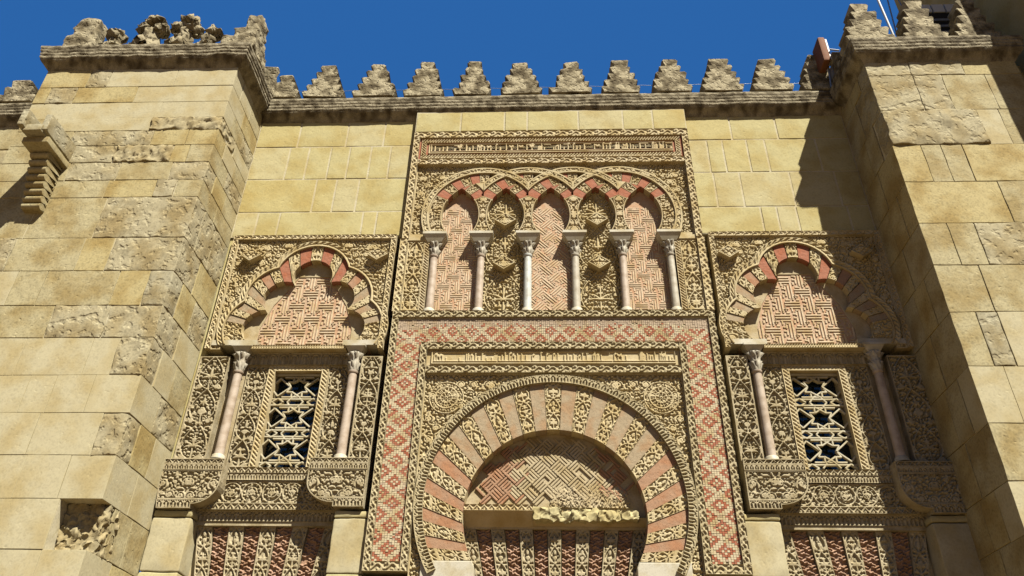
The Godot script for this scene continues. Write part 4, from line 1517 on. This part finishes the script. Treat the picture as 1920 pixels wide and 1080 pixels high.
# blind doorway under a bay
func side_door(s: float, label: String):
	var t := thing("blind_door", label, "doorway", Vector3(s * AX, -1.6, -0.4), "blocked doorways under the window bays")
	var X := func(h): return s * (AX + h)
	fan(t, minf(X.call(-0.84), X.call(0.88)), maxf(X.call(-0.84), X.call(0.88)), 1.3, 2.699, -0.30, 9, 960)
	for h in [[0.87, 1.33, 0.0], [-1.215, -0.805, 0.01]]:
		var y := -1.6
		var k := 0
		while y < 2.82:
			var y1 := minf(y + 0.62, 2.826)
			var mb := MB.new()
			stone(mb, Vector3(minf(X.call(h[0]), X.call(h[1])), y + 0.004, -0.6), Vector3(maxf(X.call(h[0]), X.call(h[1])), y1 - 0.004, -0.06 + 0.004 * (k % 2)), 0.012, 0.09, 0.02, 4.0)
			part(t, "jamb_stone", mb, M.wall3 if k % 2 else M.p)
			y += 0.62
			k += 1
	var dr := MB.new()
	dr.box(Vector3(minf(X.call(-0.8), X.call(0.86)), -1.6, -0.62), Vector3(maxf(X.call(-0.8), X.call(0.86)), 1.299, -0.52))
	part(t, "blocking_wall", dr, M.wall)

# ------------------------------------------------------------------ small things on the walls
func spout():
	var t := thing("water_spout", "stone water spout on a corbel of stacked rolls near the buttress edge", "water spout", Vector3(-6.85, 6.35, 1.05))
	var a := MB.new()
	# trough with two raised cheeks, tipped slightly down
	for s in [-1.0, 1.0]:
		stone(a, Vector3(-6.85 + s * 0.13 - 0.045, 7.34, 1.0), Vector3(-6.85 + s * 0.13 + 0.045, 7.62, 1.72 - 0.05 * s), 0.008, 0.08, 0.012, 5.0, "xXyYzZ")
	stone(a, Vector3(-6.98, 7.30, 1.0), Vector3(-6.72, 7.41, 1.70), 0.008, 0.08, 0.012, 5.0, "xXyYzZ")
	part(t, "trough", a, M.g)
	a = MB.new()
	stone(a, Vector3(-7.02, 7.20, 1.0), Vector3(-6.66, 7.298, 1.58), 0.006, 0.08, 0.012, 5.0, "xXyYzZ")
	part(t, "slab", a, M.t)
	for i in 8:
		var y := 7.15 - 0.098 * i
		var out := 0.30 - 0.034 * i
		a = MB.new()
		var k := 12
		var s := a.v.size()
		for j in k + 1:
			var b := -PI * 0.5 + PI * j / k
			for x in [-6.97, -6.72]:
				a.add(Vector3(x, y + sin(b) * 0.047, 1.05 + out + cos(b) * 0.06), Vector3(0, sin(b), cos(b)))
		for j in k: a.tri(s + 2 * j, s + 2 * j + 1, s + 2 * j + 3); a.tri(s + 2 * j, s + 2 * j + 3, s + 2 * j + 2)
		for x in [[-6.97, -1.0], [-6.72, 1.0]]:
			var p := PackedVector3Array()
			for j in k + 1:
				var b := -PI * 0.5 + PI * j / k
				p.append(Vector3(x[0], y + sin(b) * 0.047, 1.05 + out + cos(b) * 0.06))
			for j in k:
				var e := p[j + 1] if x[1] > 0 else p[j]
				var f := p[j] if x[1] > 0 else p[j + 1]
				var n0 := a.v.size()
				for w in [Vector3(x[0], y, 1.0), e, f]: a.add(w, Vector3(x[1], 0, 0))
				a.tri(n0, n0 + 1, n0 + 2)
		a.quad(Vector3(-6.97, y - 0.047, 1.0), Vector3(-6.72, y - 0.047, 1.0), Vector3(-6.72, y - 0.047, 1.05 + out), Vector3(-6.97, y - 0.047, 1.05 + out))
		a.quad(Vector3(-6.97, y + 0.047, 1.05 + out), Vector3(-6.72, y + 0.047, 1.05 + out), Vector3(-6.72, y + 0.047, 1.0), Vector3(-6.97, y + 0.047, 1.0))
		part(t, "corbel_roll", a, M.t)

func fittings():
	# floodlight clamped to the parapet beside the right buttress
	var t := thing("floodlight", "rust backed floodlight on a metal bracket above the parapet corner", "floodlight", Vector3(4.42, 9.70, 0.05))
	var a := MB.new()
	stone(a, Vector3(4.40, 10.05, -0.02), Vector3(4.52, 10.62, 0.30), 0.0, 0.2, 0.03, 1.0, "xXyYzZ")
	part(t, "housing", a, M.rust)
	a = MB.new()
	a.box(Vector3(4.521, 10.09, 0.0), Vector3(4.545, 10.58, 0.28), true)
	part(t, "front_glass", a, M.white_metal)
	a = MB.new()
	a.tube(Vector3(4.50, 9.66, 0.08), Vector3(4.54, 10.30, 0.14), 0.018)
	a.tube(Vector3(4.54, 10.30, 0.30), Vector3(4.66, 10.22, 0.34), 0.014)
	a.box(Vector3(4.53, 9.80, 0.05), Vector3(4.64, 10.02, 0.22), true)
	part(t, "bracket", a, M.steel)
	a = MB.new()
	a.tube(Vector3(4.50, 10.10, 0.0), Vector3(4.50, 10.60, -0.02), 0.010)
	part(t, "stay", a, M.steel)
	# lightning cable strung between the merlons
	t = thing("cable", "thin metal cable strung between the stepped merlons", "cable", Vector3(0, 10.0, -0.15))
	a = MB.new()
	var p := Vector3(-4.6, 9.96, -0.1)
	for i in range(1, 41):
		var q := Vector3(-4.6 + 9.1 * i / 40.0, 9.96 - 0.015 * sin(i * PI * 0.5), -0.1)
		a.tube(p, q, 0.0035, 5)
		p = q
	part(t, "wire", a, M.steel)
	# mast with guy rods behind the right merlons
	t = thing("mast", "slim metal mast with guy rods behind the right hand merlons", "mast", Vector3(5.80, 9.7, 0.1))
	a = MB.new()
	a.tube(Vector3(5.80, 9.68, 0.1), Vector3(5.72, 12.4, 0.1), 0.022)
	part(t, "pole", a, M.white_metal)
	for q in [[5.70, 6.02], [6.22, 6.10]]:
		a = MB.new()
		a.tube(Vector3(q[0], 9.68, 0.15), Vector3(q[1], 12.6, 0.0), 0.012)
		part(t, "guy_rod", a, M.steel)
	# service box with pale panels on the roof
	t = thing("roof_cabinet", "dark louvred roof cabinet with white panels behind the merlons", "cabinet", Vector3(6.7, 9.7, -0.1))
	a = MB.new()
	a.box(Vector3(6.36, 9.70, -0.5), Vector3(7.02, 11.46, 0.08), true)
	part(t, "casing", a, M.dark)
	for i in 3:
		a = MB.new()
		a.box(Vector3(6.38 + 0.22 * i, 11.462, -0.4), Vector3(6.57 + 0.22 * i, 11.66, 0.10), true)
		part(t, "panel", a, M.white_metal)
	for i in 9:
		a = MB.new()
		a.box(Vector3(6.40, 9.95 + 0.16 * i, 0.081), Vector3(6.98, 10.0 + 0.16 * i, 0.10), true)
		part(t, "louvre", a, M.steel)

# ------------------------------------------------------------------ the scene
func _ready():
	var cam := Camera3D.new()
	cam.name = "camera"
	cam.fov = 40.62
	cam.near = 0.1
	cam.far = 400.0
	cam.position = Vector3(-0.1076, EY, 8.83)
	cam.rotation_degrees = Vector3(33.657, 2.8255, 1.2598)
	add_child(cam)
	var env := Environment.new()
	env.background_mode = Environment.BG_SKY
	var sk := ProceduralSkyMaterial.new()
	sk.sky_top_color = Color(0.0063, 0.0322, 0.0990).linear_to_srgb()
	sk.sky_horizon_color = Color(0.026, 0.056, 0.115).linear_to_srgb()
	sk.sky_curve = 0.09
	sk.ground_bottom_color = Color(0.25, 0.20, 0.13)
	sk.ground_horizon_color = Color(0.35, 0.32, 0.28)
	sk.sun_angle_max = 0.0
	var sky := Sky.new()
	sky.sky_material = sk
	env.sky = sky
	env.tonemap_mode = Environment.TONE_MAPPER_LINEAR
	env.tonemap_exposure = 4.0
	env.sdfgi_enabled = true
	env.ssao_enabled = true
	env.ssil_enabled = true
	var we := WorldEnvironment.new()
	we.name = "world_environment"
	we.environment = env
	add_child(we)
	var sun := DirectionalLight3D.new()
	sun.name = "sun"
	sun.light_color = Color(1.0, 0.985, 0.94)
	sun.light_energy = 1.5
	sun.light_angular_distance = 0.5
	sun.shadow_enabled = true
	sun.look_at_from_position(SUN * 10.0, Vector3.ZERO, Vector3.UP)
	add_child(sun)

	nz.seed = 4
	nz.frequency = 1.0
	nz.fractal_octaves = 3
	materials()

	# street
	var g := MeshInstance3D.new()
	g.name = "ground"
	var gm := PlaneMesh.new()
	gm.size = Vector2(300, 300)
	g.mesh = gm
	g.material_override = M.paving
	g.set_meta("kind", "structure")
	add_child(g)

	# the wall between the buttresses
	var w := thing("curtain_wall", "ochre ashlar wall with a row of stepped merlons between two buttresses", "wall", Vector3(0, -1.6, -0.3))
	rng.seed = 12
	wall_stones(w, [[8.668, 9.30, [-4.70, -4.03, -3.25, -2.65, -2.14]], [7.988, 8.668, [-4.70, -4.12, -3.81, -3.46, -3.16, -2.82, -2.51, -2.14]], [7.337, 7.988, [-4.70, -3.59, -3.28, -2.93, -2.14]], [6.873, 7.337, [-4.70, -4.37, -4.04, -2.79, -2.58, -2.14]]], -0.10)
	wall_stones(w, [[8.711, 9.30, [2.14, 2.84, 3.55, 4.62]], [8.037, 8.711, [2.14, 2.43, 2.67, 3.04, 3.32, 4.10, 4.62]], [7.363, 8.037, [2.14, 2.45, 2.84, 3.58, 4.25, 4.62]], [6.873, 7.363, [2.14, 3.05, 3.28, 3.56, 4.3, 4.62]]], -0.10)
	wall_stones(w, [[8.868, 9.30, [-2.14, -1.42, -0.72, -0.36, 0.45, 1.15, 1.62, 2.14]]], 0.0)
	var c := MB.new()
	c.box(Vector3(-4.72, -1.6, -1.6), Vector3(4.64, 9.60, -0.66))
	part(w, "core", c, M.wall)
	c = MB.new()
	c.box(Vector3(-4.71, 6.872, -0.659), Vector3(-2.139, 9.58, -0.107))
	c.box(Vector3(2.139, 6.872, -0.659), Vector3(4.63, 9.58, -0.107))
	c.box(Vector3(-2.138, 8.867, -0.659), Vector3(2.138, 9.58, -0.008))
	part(w, "mortar_bed", c, M.mortar)
	c = MB.new()
	cornice(c, Vector2(-4.70, -0.10), Vector2(4.62, -0.10), Vector2(0, 1), 0.0, 0.0)
	part(w, "cornice", c, M.cornice)
	rng.seed = 3
	var mx := [-3.748, -2.895, -2.077, -1.269, -0.467, 0.374, 1.176, 2.0, 2.821, 3.639, 4.405]
	for x in mx: merlon(w, Vector3(x + rng.randf_range(-0.02, 0.02), 9.68, -0.12), 0.66 * rng.randf_range(0.93, 1.05), 0.80 * rng.randf_range(0.92, 1.04), 5, rng.randf())
	merlon(w, Vector3(-4.42, 9.68, -0.12), 0.55, 0.55, 3, 0.9)

	# buttresses
	var b := thing("buttress", "massive sunlit buttress of patched ashlar with broken merlons and a water spout", "buttress", Vector3(-6.17, -1.6, 0.5), "buttresses flanking the gate")
	masonry(b, LEFT_COURSES, -7.65, -4.70, 1.05, 1, [-5.15, 2.061, 2.580])
	c = MB.new()
	cornice(c, Vector2(-7.65, 1.05), Vector2(-4.70, 1.05), Vector2(0, 1), -1.0, 1.0, 0.02)
	cornice(c, Vector2(-4.70, 1.05), Vector2(-4.70, 0.10), Vector2(1, 0), -1.0, 0.0, 0.02)
	cornice(c, Vector2(-7.65, -0.1), Vector2(-7.65, 1.05), Vector2(-1, 0), 0.0, 1.0, 0.02)
	part(b, "cornice", c, M.cornice)
	var mb := MB.new()
	stone(mb, Vector3(-7.66, 9.66, 0.75), Vector3(-7.14, 10.05, 1.06), 0.05, 0.06, 0.03, 4.0, "xXyYzZ")
	stone(mb, Vector3(-7.60, 10.0, 0.76), Vector3(-7.22, 10.50, 1.02), 0.06, 0.06, 0.05, 4.0, "xXyYzZ")
	part(b, "merlon", mb, M.merlon)
	lump(b, "worn_merlon", Vector3(-6.88, 0, 0.98), [[0, 9.74, 0.17, 0.12], [0.0, 9.92, 0.11, 0.16], [0.0, 10.08, 0.14, 0.11]])
	lump(b, "worn_merlon", Vector3(-6.32, 0, 0.98), [[0, 9.74, 0.22, 0.14], [0.0, 9.98, 0.13, 0.24], [-0.12, 10.22, 0.13, 0.11], [0.13, 10.20, 0.13, 0.12], [0.01, 10.38, 0.15, 0.12]])
	lump(b, "worn_merlon", Vector3(-5.78, 0, 0.98), [[0, 9.74, 0.22, 0.14], [0.0, 9.98, 0.13, 0.24], [-0.12, 10.24, 0.12, 0.11], [0.13, 10.20, 0.13, 0.12], [0.01, 10.40, 0.14, 0.12]])
	lump(b, "worn_merlon", Vector3(-5.36, 0, 0.98), [[0, 9.74, 0.17, 0.12], [0.0, 9.92, 0.11, 0.16], [0.05, 10.12, 0.13, 0.11]])
	mb = MB.new()
	stone(mb, Vector3(-5.10, 9.66, 0.55), Vector3(-4.56, 9.92, 1.10), 0.04, 0.06, 0.03, 5.0, "xXyYzZ")
	stone(mb, Vector3(-4.98, 9.90, 0.62), Vector3(-4.58, 10.20, 1.06), 0.04, 0.06, 0.04, 5.0, "xXyYzZ")
	stone(mb, Vector3(-4.84, 10.18, 0.66), Vector3(-4.60, 10.55, 1.02), 0.04, 0.06, 0.05, 5.0, "xXyYzZ")
	part(b, "merlon", mb, M.merlon)
	merlon(b, Vector3(-4.70, 9.66, 0.12), 0.34, 0.62, 3, 1.0, 0.28, true)

	b = thing("buttress", "tall ashlar buttress whose left flank lies in shade", "buttress", Vector3(5.71, -1.6, 0.4), "buttresses flanking the gate")
	masonry(b, RIGHT_COURSES, 4.62, 6.80, 0.93, -1)
	c = MB.new()
	cornice(c, Vector2(4.62, 0.93), Vector2(6.80, 0.93), Vector2(0, 1), -1.0, 1.0)
	cornice(c, Vector2(4.62, 0.05), Vector2(4.62, 0.93), Vector2(-1, 0), 0.0, 1.0)
	part(b, "cornice", c, M.cornice)
	rng.seed = 8
	merlon(b, Vector3(4.86, 9.68, 0.78), 0.72, 0.92, 5, 0.3, 0.32)
	merlon(b, Vector3(5.66, 9.68, 0.82), 0.66, 0.92, 5, 0.3, 0.30)
	merlon(b, Vector3(6.46, 9.68, 0.82), 0.66, 0.92, 5, 0.3, 0.30)
	merlon(b, Vector3(4.68, 9.68, 0.25), 0.5, 0.5, 3, 0.5, 0.28, true)

	# neighbours: the wall beyond the left buttress and the tower beyond the right one
	w = thing("side_wall", "rough ashlar wall with one merlon beyond the left buttress", "wall", Vector3(-9.2, -1.6, -0.3))
	rng.seed = 21
	var yy := 9.3
	var odd := 0
	while yy > 3.0:
		var x := -11.0 + 0.3 * (odd % 2)
		while x < -7.7:
			mb = MB.new()
			stone(mb, Vector3(x + 0.006, yy - 0.594, -0.4), Vector3(minf(x + 0.8, -7.5) - 0.006, yy - 0.006, -0.1), 0.02, 0.1, 0.02, 4.0)
			part(w, "stone", mb, M.r if odd % 3 else M.t)
			x += 0.8
		yy -= 0.6
		odd += 1
	c = MB.new()
	c.box(Vector3(-11.0, -1.6, -1.6), Vector3(-7.5, 9.6, -0.13))
	part(w, "core", c, M.mortar)
	c = MB.new()
	cornice(c, Vector2(-11.0, -0.10), Vector2(-7.65, -0.10), Vector2(0, 1), 0.0, 0.0)
	part(w, "cornice", c, M.cornice)
	merlon(w, Vector3(-9.0, 9.68, -0.12), 0.7, 0.55, 3, 0.8)
	merlon(w, Vector3(-9.85, 9.68, -0.12), 0.66, 0.8, 5, 0.5)
	w = thing("tower", "plain tall shaded tower wall rising beyond the right buttress", "tower", Vector3(9.0, -1.6, 0))
	c = MB.new()
	c.box(Vector3(7.2, -1.6, -1.6), Vector3(11.5, 16.0, 2.05), true)
	part(w, "wall", c, M.wall2)
	c = MB.new()
	c.box(Vector3(6.78, -1.6, -1.6), Vector3(7.2, 9.6, 0.5))
	part(w, "link_wall", c, M.wall2)

	arcade()
	portal()
	bay(-1.0, "lobed window bay fully in sun, next to the buttress with the water spout")
	bay(1.0, "lobed window bay half covered by the shadow of the right buttress")
	side_door(-1.0, "blocked doorway with a fan of carved and brick wedges under the sunlit bay")
	side_door(1.0, "blocked doorway with a fan of carved and brick wedges under the shadowed bay")
	spout()
	fittings()
